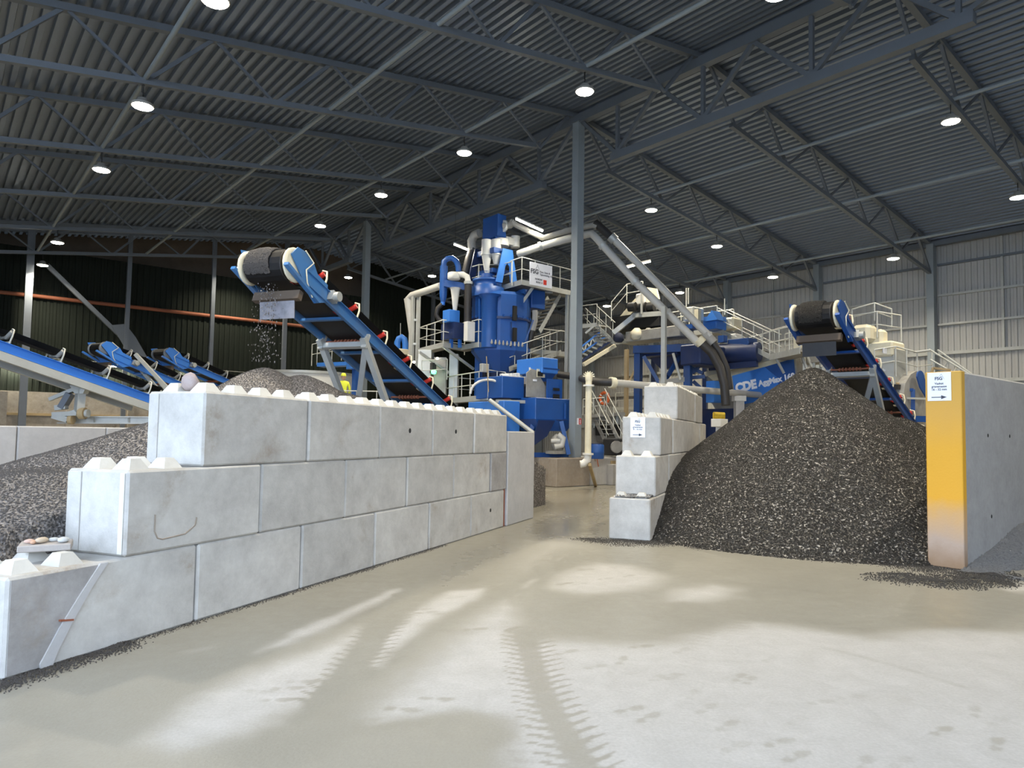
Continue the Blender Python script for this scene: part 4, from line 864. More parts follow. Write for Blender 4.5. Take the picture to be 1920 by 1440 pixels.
# ================================================================== PLANT MACHINERY
class G:
    def __init__(s, name, label, cat, P, group=None):
        s.P = Vector(P); s.t = thing(name, label, cat, T(*s.P), group); s.Mi = T(*(-s.P))
    def mk(s, mb, part, mat, par=None, label=None): return mb.build(part, mat, par or s.t, label)
    def box(s, part, mat, c, hu, hv, hz, b=0.0, xd=None, par=None, label=None):
        F = s.Mi @ frame(c, xd or B); mb = MB()
        (mb.cbox(-hu, hu, -hv, hv, -hz, hz, b, M=F) if b else mb.box(-hu, hu, -hv, hv, -hz, hz, M=F)); return s.mk(mb, part, mat, par, label)
    def bar(s, part, mat, a, b, w, h=None, par=None): return s.mk(MB(s.Mi).bar(a, b, w, h), part, mat, par)
    def tube(s, part, mat, pts, r, n=10, par=None, label=None): return s.mk(MB(s.Mi).tube(pts, r, n), part, mat, par, label)
    def lathe(s, part, mat, c, prof, n=20, par=None, smooth=True, label=None): return s.mk(MB().lathe(prof, n, M=s.Mi @ T(*c), smooth=smooth), part, mat, par, label)
    def prism(s, part, mat, F, poly, d0, d1, par=None, label=None): return s.mk(MB().prism(poly, d0, d1, M=s.Mi @ F), part, mat, par, label)
    def frust(s, part, mat, c, a, b, z0, z1, ca=(0,0), cb=(0,0), par=None): return s.mk(MB().frust(a, b, z0, z1, M=s.Mi @ frame(c, B), ca=ca, cb=cb), part, mat, par)
    def rail(s, pts, h=1.05, step=1.2, mat=None, r=0.024, knee=True, par=None):
        mat = mat or M_rail; pts = [Vector(p) for p in pts]; up = Vector((0,0,h)); mb = MB(s.Mi)
        mb.tube([p+up for p in pts], r, 6); mb.tube([p+up*0.52 for p in pts], r*0.75, 5); o = s.mk(mb, 'guard_rail', mat, par)
        me = MB().tube([(0,0,0),(0,0,h)], r*0.95, 6).mesh('post', mat); done = []
        for a, b in zip(pts[:-1], pts[1:]):
            n = max(1, int(round((b-a).length/step)))
            for i in range(n+1):
                q = a + (b-a)*(i/n)
                if any((q-w).length < 0.05 for w in done): continue
                done.append(q); inst('post', me, T(*(s.Mi @ q)), o)
        return o
    def deck(s, pts, back, th=0.2, mat=None, toe=True):
        """walkway: front edge pts (world, at deck height), pushed by vector back; toe boards along the front"""
        pts = [Vector(p) for p in pts]; back = Vector(back); n = len(pts); vs = []; fs = []
        for p in pts: vs += [p, p+back, p-Vector((0,0,0.06)), p+back-Vector((0,0,0.06))]
        for i in range(n-1):
            a = 4*i; b = 4*i+4; fs += [(a,b,b+1,a+1),(a+2,a+3,b+3,b+2),(a,a+2,b+2,b),(a+1,b+1,b+3,a+3)]
        fs += [(0,1,3,2),(4*n-4,4*n-2,4*n-1,4*n-3)]; mb = MB(s.Mi); mb.add(vs, fs); s.mk(mb, 'grating_deck', M_dust)
        if toe:
            for a, b in zip(pts[:-1], pts[1:]): s.mk(MB(s.Mi).bar(a - Vector((0,0,th*0.1)), b - Vector((0,0,th*0.1)), 0.03, th), 'toe_board', mat or M_galv)
    def stairs(s, a, b, side, n, w=0.8, rail=True, mat=None):
        """stair from top a to bottom b (world), side = horizontal width vector"""
        a = Vector(a); b = Vector(b); sd = Vector(side).normalized()*w; mat = mat or M_galv
        for q in (Vector(), sd): s.mk(MB(s.Mi).bar(a+q, b+q, 0.035, 0.2), 'stringer', mat)
        hz = (b-a); hz.z = 0; hz.normalize()
        for i in range(1, n):
            p = a + (b-a)*(i/n); mb = MB(); F = s.Mi @ frame(p, sd); mb.box(0, w, -0.11, 0.11, -0.015, 0.015, M=F); s.mk(mb, 'tread', M_dust)
        if rail:
            for q in (Vector(), sd):
                up = Vector((0,0,1.0)); mb = MB(s.Mi).tube([a+q+up, b+q+up], 0.022, 6).tube([a+q+up*0.5, b+q+up*0.5], 0.017, 5)
                for f in (0.12, 0.5, 0.88): p = a+q+(b-a)*f; mb.tube([p, p+up], 0.02, 5)
                s.mk(mb, 'stair_rail', M_rail)
V3 = Vector
def lerp(a, b, f): return a + (b-a)*f
# --------------------------------------------------- plinth under the tower and the column
def pz(x, y, z): return onz(x, y, z)
a = onz(1003, 915); cpl = FB(19.6, 20.0)
g_ = G('plinth', 'brown stained concrete plinth around the foot of the middle column', 'plinth', U(19.6, 20.6, 0))
g_.box('stained_body', M_brown, U(19.25, 21.9, 0.55), 0.9, 2.2, 0.55, 0.03); g_.box('clean_end', M_slab, U(21.3, 21.0, 0.55), 1.1, 1.25, 0.55, 0.03)
g_.box('column_collar', M_brown, U(19.6, 19.93, 0.56), 0.185, 0.20, 0.555, 0.01)
# --------------------------------------------------- blue cyclone tower
g_ = G('cyclone_tower', 'tall blue washing tower with white cyclones in the middle of the hall', 'tower', at(935, 700, 31))
TY = 31.0
q = lambda x, y, Y=TY: at(x, y, Y)
z_ = lambda y, Y=TY, x=935: at(x, y, Y).z
def vcyl(part, mat, x, y0, y1, r, Y=TY, n=20, r2=None, par=None):
    P = q(x, y1, Y); h = q(x, y0, Y).z - P.z; return g_.lathe(part, mat, P, [(r, 0), (r2 if r2 else r, h)], n, par)
tb = g_.box('top_box', M_blue, q(927, 428), 0.24, 0.56, 0.5, 0.03)
for i in range(5): g_.box('box_fin', M_blue, q(927, 449) + A*(-0.4+0.2*i), 0.25, 0.015, 0.07, par=tb)
MB().lathe([(0.0,-0.05),(0.26,-0.05),(0.26,0.05),(0.17,0.06)], 18, M=g_.Mi @ (frame(q(945, 424, 30.6), B) @ RY(pi/2))).build('port_ring', M_white, g_.t)
g_.tube('overflow_pipe', M_dust, [q(944,424,30.6), q(956,422,30.5), q(962,417,30.3)], 0.16, 12)
for x in (912, 930):
    c = vcyl('cyclone_body', M_white, x, 450, 478, 0.22, 30.6); vcyl('cyclone_cone', M_white, x, 478, 508 if x < 920 else 496, 0.10, 30.6, r2=0.22, par=c)
    g_.lathe('cyclone_collar', M_white, q(x, 479, 30.6), [(0.25,0),(0.25,0.06)], 18, par=c)
g_.lathe('volute', M_white, q(940, 462, 30.8), [(0.34,0),(0.34,0.3)], 20); g_.box('volute_outlet', M_white, q(957, 453, 31), 0.32, 0.12, 0.17, 0.02); g_.lathe('volute_end', M_white, q(966, 464, 31.2), [(0.2,0),(0.2,0.5)], 16)
g_.box('cyclone_deck', M_blue, q(920, 475, 30.9), 0.3, 0.62, 0.12, 0.01); g_.box('cyclone_deck', M_blue, q(926, 513, 31.2), 0.5, 0.55, 0.1, 0.01)
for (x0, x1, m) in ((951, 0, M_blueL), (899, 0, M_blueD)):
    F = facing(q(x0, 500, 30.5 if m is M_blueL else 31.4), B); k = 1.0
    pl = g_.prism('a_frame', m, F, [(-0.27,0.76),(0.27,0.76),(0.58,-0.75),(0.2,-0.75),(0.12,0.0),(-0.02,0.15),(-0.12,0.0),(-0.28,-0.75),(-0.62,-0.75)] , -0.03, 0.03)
g_.lathe('discharge_pot', M_white, q(914, 516, 30.7), [(0.06,0),(0.14,0.15),(0.14,0.3)], 12)
g_.lathe('upper_drum', M_blue, q(914, 556, 30.8), [(0.72,-0.05),(0.72,0.35),(0.62,0.42),(0.62,0.62),(0.66,0.62),(0.66,0.72),(0.55,0.72)], 28)
g_.lathe('drum_neck', M_blue, q(914, 534, 30.9), [(0.38,0),(0.34,0.45)], 16)
g_.lathe('main_tank', M_blue, q(938, 700, 31.2), [(0.55,0),(1.3,0.9),(1.3,3.3),(1.12,3.45)], 12, smooth=False)
fl_ = g_.lathe('tank_flange', M_blueD, q(938, 606, 31.2), [(1.36,0),(1.36,0.1)], 24)
for i in range(26):
    a = 2*pi*i/26; P = q(938, 604, 31.2) + V3((1.35*cos(a), 1.35*sin(a), 0.08)); g_.box('flange_bolt', M_blue, P, 0.03, 0.03, 0.05, par=fl_)
g_.lathe('front_drum', M_blue, q(917, 652, 30.0), [(0.34,0),(0.34,2.1),(0.5,2.25)], 20)
for (x, y0, y1) in ((965, 574, 601), (965, 615, 640)): g_.box('inspection_slot', M_darkgap, (q(x, y0, 29.95)+q(x, y1, 29.95))/2, 0.09, 0.05, (y1-y0)/2/43.0)
for (x, y0) in ((900,560),(948,560),(975,565),(985,562)): g_.bar('tank_rib', M_blue, q(x, y0, 30.1 if x < 960 else 30.6), q(x, 652, 30.1 if x < 960 else 30.6), 0.05, 0.12)
g_.box('head_box', M_blue, q(1000, 563, 31.5), 0.4, 0.35, 0.42, 0.02); g_.tube('drain_pipe', M_dust, [q(1003,582,31), q(1003,602,31), q(998,622,31)], 0.13); g_.tube('drain_hose', M_hose, [q(998,620,31), q(994,640,31), q(990,652,31)], 0.14)
for (x0,y0,x1,y1) in ((962,560,985,545),(985,545,1003,552)): g_.bar('side_launder', M_blue, q(x0,y0,31.3), q(x1,y1,31.6), 0.3, 0.4)
# swan neck and side cyclone
g_.tube('swan_neck', M_blue, [q(832,500), q(833,490), q(839,485), q(848,484), q(855,489), q(859,498), q(860,510)], 0.13, 12)
g_.lathe('neck_column', M_blue, q(831, 556), [(0.10,-0.25),(0.16,0.0),(0.17,0.2),(0.17,1.35)], 16); g_.tube('neck_foot', M_blueL, [q(831,560), q(830,572)], 0.1, 10)
g_.tube('dark_hose', M_hose, [q(829,570), q(821,578), q(818,590), q(823,600), q(832,604)], 0.10, 10)
g_.lathe('side_volute', M_white, q(851, 524, 30.6), [(0.25,0),(0.28,0.03),(0.28,0.26),(0.22,0.3)], 18); g_.tube('volute_elbow', M_white, [q(852,515,30.6), q(868,515,30.5), q(876,519,30.4), q(878,530,30.4)], 0.13, 12)
g_.tube('feed_hose', M_hose, [q(878,530,30.4), q(877,570,30.4), q(877,640,30.4)], 0.16, 12); g_.lathe('hose_clamp', M_galv, q(878,533,30.4), [(0.19,0),(0.19,0.12)], 14)
g_.lathe('side_cyclone', M_white, q(853, 583, 30.5), [(0.05,-0.05),(0.09,0.05),(0.15,0.55),(0.21,0.95),(0.26,1.0)], 18)
g_.bar('side_arm', M_blue, q(833,531,30.8), q(885,540,31), 0.12, 0.3); g_.box('feed_box', M_blueL, q(846,594,30.6), 0.28, 0.26, 0.27, 0.02); g_.box('feed_base', M_blueD, q(850,622,30.8), 0.3, 0.5, 0.35)
for (x,y0,y1) in ((846,607,652),(862,607,652)): g_.bar('feed_leg', M_blueL, q(x,y0,30.7), q(x,y1,30.7), 0.12)
g_.tube('steep_hose', M_hose, [q(888,466,31.8), q(880,485,31.8), q(872,520,31.8)], 0.2, 12); g_.tube('grey_bend', M_dust, [q(899,437,31.4), q(890,440,31.6), q(884,452,31.8), q(886,470,31.8)], 0.2, 12)
g_.lathe('lower_hopper', M_blueD, q(935, 712, 31.2), [(0.35,0),(0.5,0.4),(0.95,1.1)], 8, smooth=False)
for (x,y) in ((898,668),(975,668)): g_.bar('tower_leg', M_blue, q(x,660,31.5), V3((q(x,660,31.5).x, q(x,660,31.5).y, 1.1)), 0.25)
for (x,y) in ((905,668),(990,690)): g_.bar('tower_leg', M_blueD, q(x,660,33), V3((q(x,660,33).x, q(x,660,33).y, 1.1)), 0.25)
# white control panel on platform
for i in range(9): g_.lathe('ring_valve', M_dust, q(922+i*7.2, 645+i*0.7, 29.6), [(0.03,0),(0.055,0.06),(0.03,0.13),(0.015,0.2)], 8)
for (x0,y0,x1,y1) in ((905,602,905,560),(930,600,930,556),(1000,600,985,640),(958,604,958,650)): g_.bar('cable_tray', M_blueM, q(x0,y0,30.0), q(x1,y1,30.0), 0.06)
# --------------------------------------------------- platforms of the tower
g_ = G('tower_walkway', 'galvanised walkway with guard rail around the waist of the blue tower', 'walkway', at(900, 650, 30.6))
E1 = [onz(x, y, 5.78) for x, y in ((785,657),(831,645),(864,651),(897,645),(992,657),(1068,664))]
g_.deck(E1, (A+B).normalized()*1.3, 0.22); g_.rail(E1, 1.05, 1.0)
E0 = [onz(785,657,5.78), onz(785,657,5.78)+B*2.6]; g_.rail(E0, 1.05, 1.0)
for (x0,y0,x1,y1) in ((831,650,888,692),(786,660,850,705)): g_.bar('knee_brace', M_galv, at(x0,y0,30.5), at(x1,y1,31.6), 0.1)
g_.stairs(onz(1052,660,5.78), at(978,690,29.3), A, 9, 0.8)
g_.box('panel_box', M_white, at(880, 622, 30.2), 0.2, 0.14, 0.42, 0.01)
g_ = G('tower_walkway', 'upper galvanised walkway beside the tower carrying the white board', 'walkway', at(1000, 535, 31))
E2 = [onz(x, y, 8.45) for x, y in ((940,539),(978,528),(1072,549))]
g_.deck(E2, (A+B).normalized()*1.2, 0.22); g_.rail(E2, 1.05, 0.9)
E3 = [onz(868,528,8.45), onz(897,530,8.45), onz(942,528,8.45)+V3((0,0,0))]
g_.rail([onz(882,545,8.3), onz(897,541,8.3), onz(938,541,8.3), onz(960,536,8.3)], 1.05, 0.7, knee=False)
g_.bar('strut', M_galv, at(1000,537,30.6), at(961,592,30.3), 0.13); g_.bar('strut', M_galv, at(1036,548,31.4), at(1000,545,31.8), 0.1)
g_.stairs(at(1050,553,32.2), at(1012,622,30.8), A, 10, 0.8, rail=False)
for x in (1064, 1072): g_.bar('leg', M_galv, at(x,548,32), V3((at(x,548,32).x, at(x,548,32).y, 0)), 0.14)
# company board
Fb = facing(at(1014.5, 516, 30.15), B); t = thing('company_board', 'white company board with black letters and red square on the upper walkway', 'sign', Fb)
bw, bh = 1.28, 0.98; MB().box(-bw/2, bw/2, -bh/2, bh/2, -0.02, 0.0).build('board', M_sign, t)
text('FSG', 0.27, M_ink, t, T(-0.37, 0.02, 0.002), 0.008); text('Fana Stein &\nGjenvinning AS', 0.115, M_ink, t, T(-0.06, 0.1, 0.002), 0.001, 'LEFT'); text('NORDIC', 0.11, M_ink, t, T(0.09, -0.24, 0.002), 0.002, 'RIGHT'); text('BULK A', 0.11, M_ink, t, T(0.09, -0.37, 0.002), 0.002, 'RIGHT')
MB().prism([(-0.34,0.2),(-0.2,0.44),(-0.04,0.04),(-0.06,0.04),(-0.2,0.38),(-0.31,0.19)], 0.0, 0.003).build('mountain_mark', M_inkl, t)
MB().box(0.14, 0.32, -0.39, -0.18, 0.0, 0.004).build('red_square', M_red, t)
# --------------------------------------------------- lower screen and sump at the tower foot
g_ = G('dewatering_screen', 'blue dewatering screen and sump machine on legs in front of the tower', 'machine', at(980, 850, 28))
LY = 28.0; q = lambda x, y, Y=LY: at(x, y, Y)
g_.box('feed_hopper', M_blueL, q(1007, 688, 28.3), 0.42, 0.78, 0.3, 0.02); g_.frust('hopper_taper', M_blue, q(1010, 716, 28.3), (0.25,0.4), (0.42,0.78), 0, 0.5)
g_.prism('screen_side_plate', M_dust, facing(q(1005, 722, 27.6), B), [(-0.5,0.45),(-0.25,0.62),(0.0,0.58),(0.55,-0.1),(0.55,-0.48),(-0.5,-0.48)], -0.02, 0.02)
g_.prism('side_plate_patch', M_blue, facing(q(990, 706, 27.55), B), [(-0.1,0.1),(0.05,0.18),(0.12,0.0),(-0.1,-0.2)], -0.02, 0.02)
g_.box('screen_bed', M_dust, q(975, 716, 28.6), 0.3, 0.9, 0.16, 0.02); mbp = None
for i in range(4): g_.tube('spray_pipe', M_white, [q(938+i*3, 703+i*2.2, 28.0), q(976+i*2, 701+i*3, 28.6)], 0.045, 8)
for i in range(6): g_.tube('spray_dropper', M_white, [q(942+i*6.4, 700, 28.2), q(940+i*6.4, 716, 28.2)], 0.03, 6)
for i in range(5): g_.tube('feed_nozzle', M_white, [q(994+i*6, 694+i*0.6, 28.0), q(994+i*6, 689+i*0.6, 28.0)], 0.05, 8)
g_.box('yellow_tag', M_sign, q(1003, 713, 27.5), 0.1, 0.01, 0.04); g_.box('hatch_frame', M_cream, q(1014, 700, 27.6), 0.2, 0.02, 0.16)
g_.box('hatch_hole', M_darkgap, q(1013, 701, 27.5), 0.12, 0.02, 0.09)
mbp = MB(); F = facing(q(1040, 731, 27.9), B)
g_.prism('frame_plate', M_blue, F, [(-0.42,0.42),(0.38,0.42),(0.38,-0.42),(-0.42,-0.42)], -0.03, 0.03)
for (x, y, w_, h_) in ((1043, 730, 0.16, 0.05), (1043, 744, 0.16, 0.1)): g_.box('plate_slot', M_darkgap, q(x, y, 27.8), w_, 0.02, h_)
g_.box('sump_box', M_blue, q(937, 728, 28.0), 0.55, 0.85, 0.42, 0.02)
arc = [q(882+33*(1-cos(a))+0, 738-26*sin(a), 27.35+0.012*(33*(1-cos(a)))*-0.0) for a in [pi*k/12 for k in range(13)]]
g_.tube('arched_pipe', M_white, arc, 0.05, 8)
g_.box('lower_tank', M_blueL, q(925, 781, 27.9), 0.4, 1.15, 0.58, 0.02)
g_.box('tank_upper', M_blue, q(1018, 768, 28.2), 1.05, 0.75, 0.42, 0.02); g_.frust('tank_taper', M_blue, q(1018, 808, 28.2), (0.72,0.6), (1.05,0.75), 0, 0.45)
g_.prism('hopper_front', M_blueD, facing(q(1022, 815, 27.2), B), [(-0.35,0.55),(0.5,0.55),(0.1,-0.05),(-0.72,-0.5)], -0.02, 0.02)
for i, (x0, x1) in enumerate(((1000,985),(1052,1066))): g_.bar('splayed_leg', M_blue, q(x0, 790, 27.5), q(x1, 852, 27.5), 0.26, 0.16)
g_.bar('base_beam', M_blue, q(975, 852, 27.6), q(1072, 854, 28.4), 0.2, 0.18); g_.bar('seam', M_blueD, q(1000,786,27.15), q(1064,788,27.9), 0.02, 0.03)
for x in (1002, 1035, 1060): g_.bar('stiffener', M_blue, q(x, 756, 27.15+0.012*(x-1002)), q(x, 785, 27.15+0.012*(x-1002)), 0.05, 0.06)
pm = g_.lathe('pump', M_dust, q(1046, 838, 27.6), [(0.2,-0.1),(0.28,0.1),(0.26,0.35),(0.1,0.5)], 16); g_.tube('pump_volute', M_pipe, [q(1046,815,27.4), q(1056,822,27.4), q(1054,835,27.4), q(1040,838,27.4)], 0.12, 10); g_.tube('pump_inlet', M_pipe, [q(1033,827,27.4), q(1050,826,27.4)], 0.09, 10); g_.box('pump_base', M_dust, q(1042, 848, 27.5), 0.3, 0.25, 0.06)
g_.box('gap_shade_box', M_darkgap, q(962, 795, 28.4), 0.25, 0.4, 0.6)  # solid black box stands in for the shade between tank and hopper
g_ = G('service_platform', 'small galvanised platform with guard rail left of the lower blue sump', 'walkway', at(900, 745, 27))
E4 = [onz(x, y, 3.42) for x, y in ((836,751),(915,744),(947,747))]
g_.deck(E4, (A*0.6+B).normalized()*1.4, 0.22); g_.rail(E4, 1.05, 0.8); g_.rail([onz(836,751,3.42), onz(836,751,3.42)+B*2.0, E4[-1]+B*0.6], 1.05, 0.8)
g_.tube('knee_brace', M_galv, [at(918,750,26.9), at(1000,812,26.2)], 0.08, 10); g_.bar('edge_beam', M_galv, at(930,752,27), at(1000,754,27.6), 0.08, 0.12)
g_.box('junction_box', M_galv, at(908,690,27.3), 0.16, 0.1, 0.16, 0.01); g_.tube('antenna_pole', M_wood, [at(916,735,27), at(912,668,27)], 0.02, 6)
# --------------------------------------------------- pipework
g_ = G('slurry_pipe', 'lower pale slurry pipe running from the tower over the column and down to the right', 'pipe', at(1110, 440, 29))
p1 = [at(972,476,30.6), at(1010,463,30), at(1060,449,29.4), at(1098,440,29.0), at(1109,438,28.9), at(1117,445,28.8), at(1194,531,28.4), at(1310,644,27.8)]
g_.tube('pipe_run', M_pipe, p1, 0.155, 14)
for (x, y, Y) in ((1013,462,29.95),(1190,527,28.4),(1130,460,28.75),(1250,586,28.1)):
    P = at(x, y, Y); dr = (at(x+6, y-2.4 if x < 1100 else y+6, Y) - P).normalized(); g_.tube('coupling', M_galv, [P-dr*0.06, P+dr*0.06], 0.2, 14)
g_.tube('flange', M_cream, [at(1308,636,27.8), at(1316,644,27.8)], 0.22, 14)
g_.tube('black_hose', M_hose, [at(1312,640,27.8), at(1335,662,27.6), at(1350,690,27.4), at(1358,720,27.3), at(1361,760,27.2)], 0.17, 12)
g_ = G('slurry_pipe', 'upper grey slurry pipe with a black sleeve beside the lower pale one', 'pipe', at(1115, 422, 29.6))
p2 = [at(962,417,30.3), at(968,422,30.2), at(1018,446,29.9), at(1030,443,29.9), at(1065,432,29.6), at(1100,424,29.4), at(1112,422,29.3), at(1120,426,29.2)]
g_.tube('upper_run', M_dust, p2, 0.12, 12); g_.tube('black_sleeve', M_hose, [at(1116,418,29.3), at(1146,444,29.0)], 0.17, 14); g_.tube('sleeve_clamp', M_galv, [at(1145,443,29.0), at(1153,451,29.0)], 0.2, 14)
g_.tube('down_run', M_pipe, [at(1148,446,29.0), at(1199,497,28.8), at(1280,580,28.4), at(1331,632,28.0)], 0.15, 14); g_.tube('end_coupling', M_dust, [at(1322,626,28.1), at(1338,644,28.0)], 0.2, 14)
g_.tube('black_hose', M_hose, [at(1336,642,28.0), at(1350,662,27.9), at(1362,690,27.8), at(1368,730,27.7)], 0.13, 12)
g_ = G('long_pipe', 'long level pale pipe crossing behind the right block stack', 'pipe', U(17.2, 16.9, 3.8))
pa = at(1140, 717, 24.4); uvp = uvz(pa); g_.tube('pipe_run', M_pipe, [pa, U(uvp.x+10.5, uvp.y, 3.83)], 0.13, 14); g_.tube('black_hose', M_hose, [at(1046,702,29.2), at(1075,706,28.9), at(1089,709,28.3), at(1100,712,25.6), at(1120,716,24.4), at(1146,717,24.4)], 0.14, 12)
g_.tube('flange', M_cream, [at(1144,717,24.4), at(1152,718,24.5)], 0.19, 14)
pc = U(uvp.x+7.9, uvp.y, 0); g_.mk(MB(g_.Mi).box(pc.x-0.17, pc.x+0.17, pc.y-0.17, pc.y+0.17, 0, 3.55), 'pillar', M_slab); g_.mk(MB(g_.Mi).box(pc.x-0.24, pc.x+0.24, pc.y-0.2, pc.y+0.2, 3.5, 3.72), 'saddle', M_white)
g_ = G('standpipe', 'pale upright standpipe with bolted flanges right of the middle column', 'pipe', at(1104, 900, 24.2))
ps = at(1104, 710, 24.2); g_.tube('riser', M_cream, [V3((ps.x,ps.y,1.35)), V3((ps.x,ps.y,3.9))], 0.11, 14); g_.lathe('flange', M_white, V3((ps.x,ps.y,1.32)), [(0.19,0),(0.19,0.06)], 16); g_.lathe('flange', M_white, V3((ps.x,ps.y,3.65)), [(0.19,0),(0.19,0.06)], 16)
sp_ = g_.lathe('spider_cap', M_cream, V3((ps.x,ps.y,3.85)), [(0.12,0),(0.13,0.15),(0.06,0.28)], 12)
for i in range(8): a = pi*i/7; g_.bar('cap_lug', M_cream, V3((ps.x,ps.y,4.0)), V3((ps.x+0.2*cos(a),ps.y,4.0+0.18*sin(a))), 0.04, par=sp_)
g_.tube('foot_elbow', M_white, [V3((ps.x,ps.y,1.32)), V3((ps.x-0.02,ps.y,1.15)), V3((ps.x-0.14,ps.y,1.02)), V3((ps.x-0.26,ps.y,1.0))], 0.13, 12)
g_.bar('wooden_prop', M_wood, V3((ps.x+0.05,ps.y-0.1,1.0)), V3(onz(1117,912)), 0.1)

# ================================================================== RIGHT HAND PLANT
q = at
g_ = G('long_walkway', 'raised galvanised walkway with guard rails crossing behind the twin pipes', 'walkway', onz(1250, 628, 6.87))
E5 = [onz(x, y, 6.87) for x, y in ((1153,641),(1186,637),(1345,618))]
g_.deck(E5, B*1.3, 0.24); g_.rail(E5, 1.1, 1.1); bk = [p + B*1.3 for p in E5]; g_.rail(bk[1:], 1.1, 1.3)
s0 = E5[-1]; s1 = onz(1443, 669, 5.3); g_.stairs(s0, s1, B, 8, 0.9)
E6 = [onz(1443, 669, 5.3), onz(1500, 656, 5.3)]; g_.deck(E6, B*1.3, 0.24); g_.rail(E6, 1.05, 0.9); g_.rail([p + B*1.2 for p in E6], 1.05, 0.9)
g_.box('notice_board', M_cream, q(1496, 637, 28.4), 0.03, 0.17, 0.34, 0.0); g_.bar('board_mark', M_ink, q(1493,640,28.3), q(1499,648,28.3), 0.1, 0.03)
g_.bar('knee_brace', M_galv, q(1502,665,28), q(1512,690,28), 0.08); g_.bar('knee_brace', M_galv, q(1455,672,28.4), q(1470,700,28.4), 0.08)
for (x, y0, Y) in ((1245, 575, 27.6),): g_.bar('front_post', M_galv, q(x, y0, Y), V3((q(x,y0,Y).x, q(x,y0,Y).y, 0.0)), 0.17)
g_ = G('corner_stair', 'galvanised stair flight climbing right of the middle column to the far walkway', 'stair', onz(1140, 640, 6.8))
g_.stairs(q(1119, 612, 34.5), q(1153, 644, 33.5), A, 7, 0.8)
E7 = [q(1083, 612, 35.0), q(1119, 608, 34.5)]; g_.deck(E7, B*1.0, 0.2); g_.rail(E7, 1.0, 0.7); g_.bar('strut', M_galv, q(1098,625,34.6), q(1113,612,34.5), 0.1)
g_.bar('inclined_beam', M_cream, q(1094,684,32.5), q(1153,648,33.5), 0.14, 0.16)
g_ = G('lattice_conveyor', 'inclined blue lattice conveyor partly hidden behind the middle column', 'conveyor', q(1120, 650, 34.5))
for dy, Y in ((0, 34.5),):
    g_.bar('upper_chord', M_blueL, q(1088,652,Y), q(1128,620,Y), 0.08); g_.bar('lower_chord', M_blueL, q(1088,664,Y), q(1136,630,Y), 0.08)
    for i in range(4): x0 = 1090+i*10; g_.bar('lattice_bar', M_rail, q(x0,650-i*8,Y), q(x0+6,658-i*7.5,Y), 0.06); g_.bar('lattice_bar', M_rail, q(x0+10,642-i*8,Y), q(x0+6,658-i*7.5,Y), 0.06)
    g_.bar('belt_tray', M_blueD, q(1086,680,Y+0.6), q(1150,636,Y+0.6), 0.8, 0.12)
    for i in range(6): P = q(1092+i*9, 672-i*6.0, 33.9); g_.bar('idler', M_rail, P, P + A*0.3 + V3((0,0,0.1)), 0.07)
# tall portal frame carrying the hopper
g_ = G('portal_frame', 'dark blue portal frame and hopper under the raised walkway', 'frame', q(1245, 760, 31))
for i, (x, Y, m) in enumerate(((1197, 31.0, M_blueM), (1290, 29.5, M_blueM), (1226, 34.5, M_blueD), (1322, 33, M_blueD))):
    P = q(x, 655, Y); g_.bar('leg', m, P, V3((P.x, P.y, 0.0)), 0.28 if i < 2 else 0.2)
g_.bar('top_beam', M_blueM, q(1190,656,31), q(1300,652,29.4), 0.3, 0.32); g_.bar('rear_beam', M_blueD, q(1220,660,34.5), q(1330,655,33), 0.25, 0.3)
for (a, b) in (((1207,668),(1238,722)), ((1276,665),(1252,705)), ((1252,705),(1236,722)), ((1298,700),(1325,672)), ((1298,690),(1318,700)), ((1298,708),(1322,706)), ((1300,715),(1322,735))): g_.bar('diagonal', M_blueM, q(*a, 30.4), q(*b, 30.2), 0.15)
g_.frust('hopper', M_blueD, q(1262, 692, 31.5), (0.35,0.4), (1.0,1.1), 0, 0.95); g_.box('hopper_rim', M_blueD, q(1258, 664, 31.3), 1.05, 1.15, 0.15)
g_.bar('mid_beam', M_dust, q(1236,718,29.8), q(1287,711,29.5), 0.16, 0.2); g_.tube('grey_strut', M_rail, [q(1262,662,29.4), q(1276,712,29.4)], 0.06); g_.bar('rust_post', M_wood, q(1175,655,33), V3((q(1175,655,33).x, q(1175,655,33).y, 0)), 0.16)
g_.bar('rust_brace', M_wood, q(1177,720,33), q(1192,690,33), 0.08); g_.box('blue_cabinet', M_blueL, q(1338,735,29.5), 0.25, 0.2, 0.45, 0.01); g_.box('blue_drum_box', M_blueD, q(1318,668,29.6), 0.9, 0.5, 0.42, 0.05)
# screen house on top
g_ = G('rinsing_screen', 'dusty vibrating screen with cream side and dark motors above the raised walkway', 'machine', q(1220, 615, 34))
g_.prism('gallery_side', M_cream, facing(q(1190,580,34), -A), [(-1.3,-0.85),(-1.3,-0.55),(0.05,0.5),(0.8,0.95),(1.35,0.8),(1.5,0.3),(0.25,0.1),(-0.4,-0.35)], -0.05, 0.05)
g_.bar('gallery_beam', M_galv, q(1150,625,33.6), q(1190,592,33.4), 0.3, 0.22); g_.bar('gallery_beam', M_galv, q(1188,592,33.4), q(1250,588,32.4), 0.3, 0.22)
for i, x in enumerate((1187, 1206, 1222)): g_.tube('vibrator_motor', M_black, [q(x-8,576,33.2), q(x+5,575,33.0)], 0.22, 14)
g_.box('hood', M_white, q(1213,566,33.6), 0.5, 0.3, 0.35, 0.05); g_.rail([q(1146,602,33.4), q(1175,568,33.4), q(1205,563,33.2)], 0.9, 1.2); g_.bar('guard_post', M_galv, q(1203,588,32.8), q(1203,545,32.8), 0.08)
g_.box('screen_deck', M_dust, q(1235,628,32.6), 0.5, 1.6, 0.25, 0.03); g_.box('under_screen', M_darkgap, q(1205,605,34), 0.6, 1.5, 0.35)
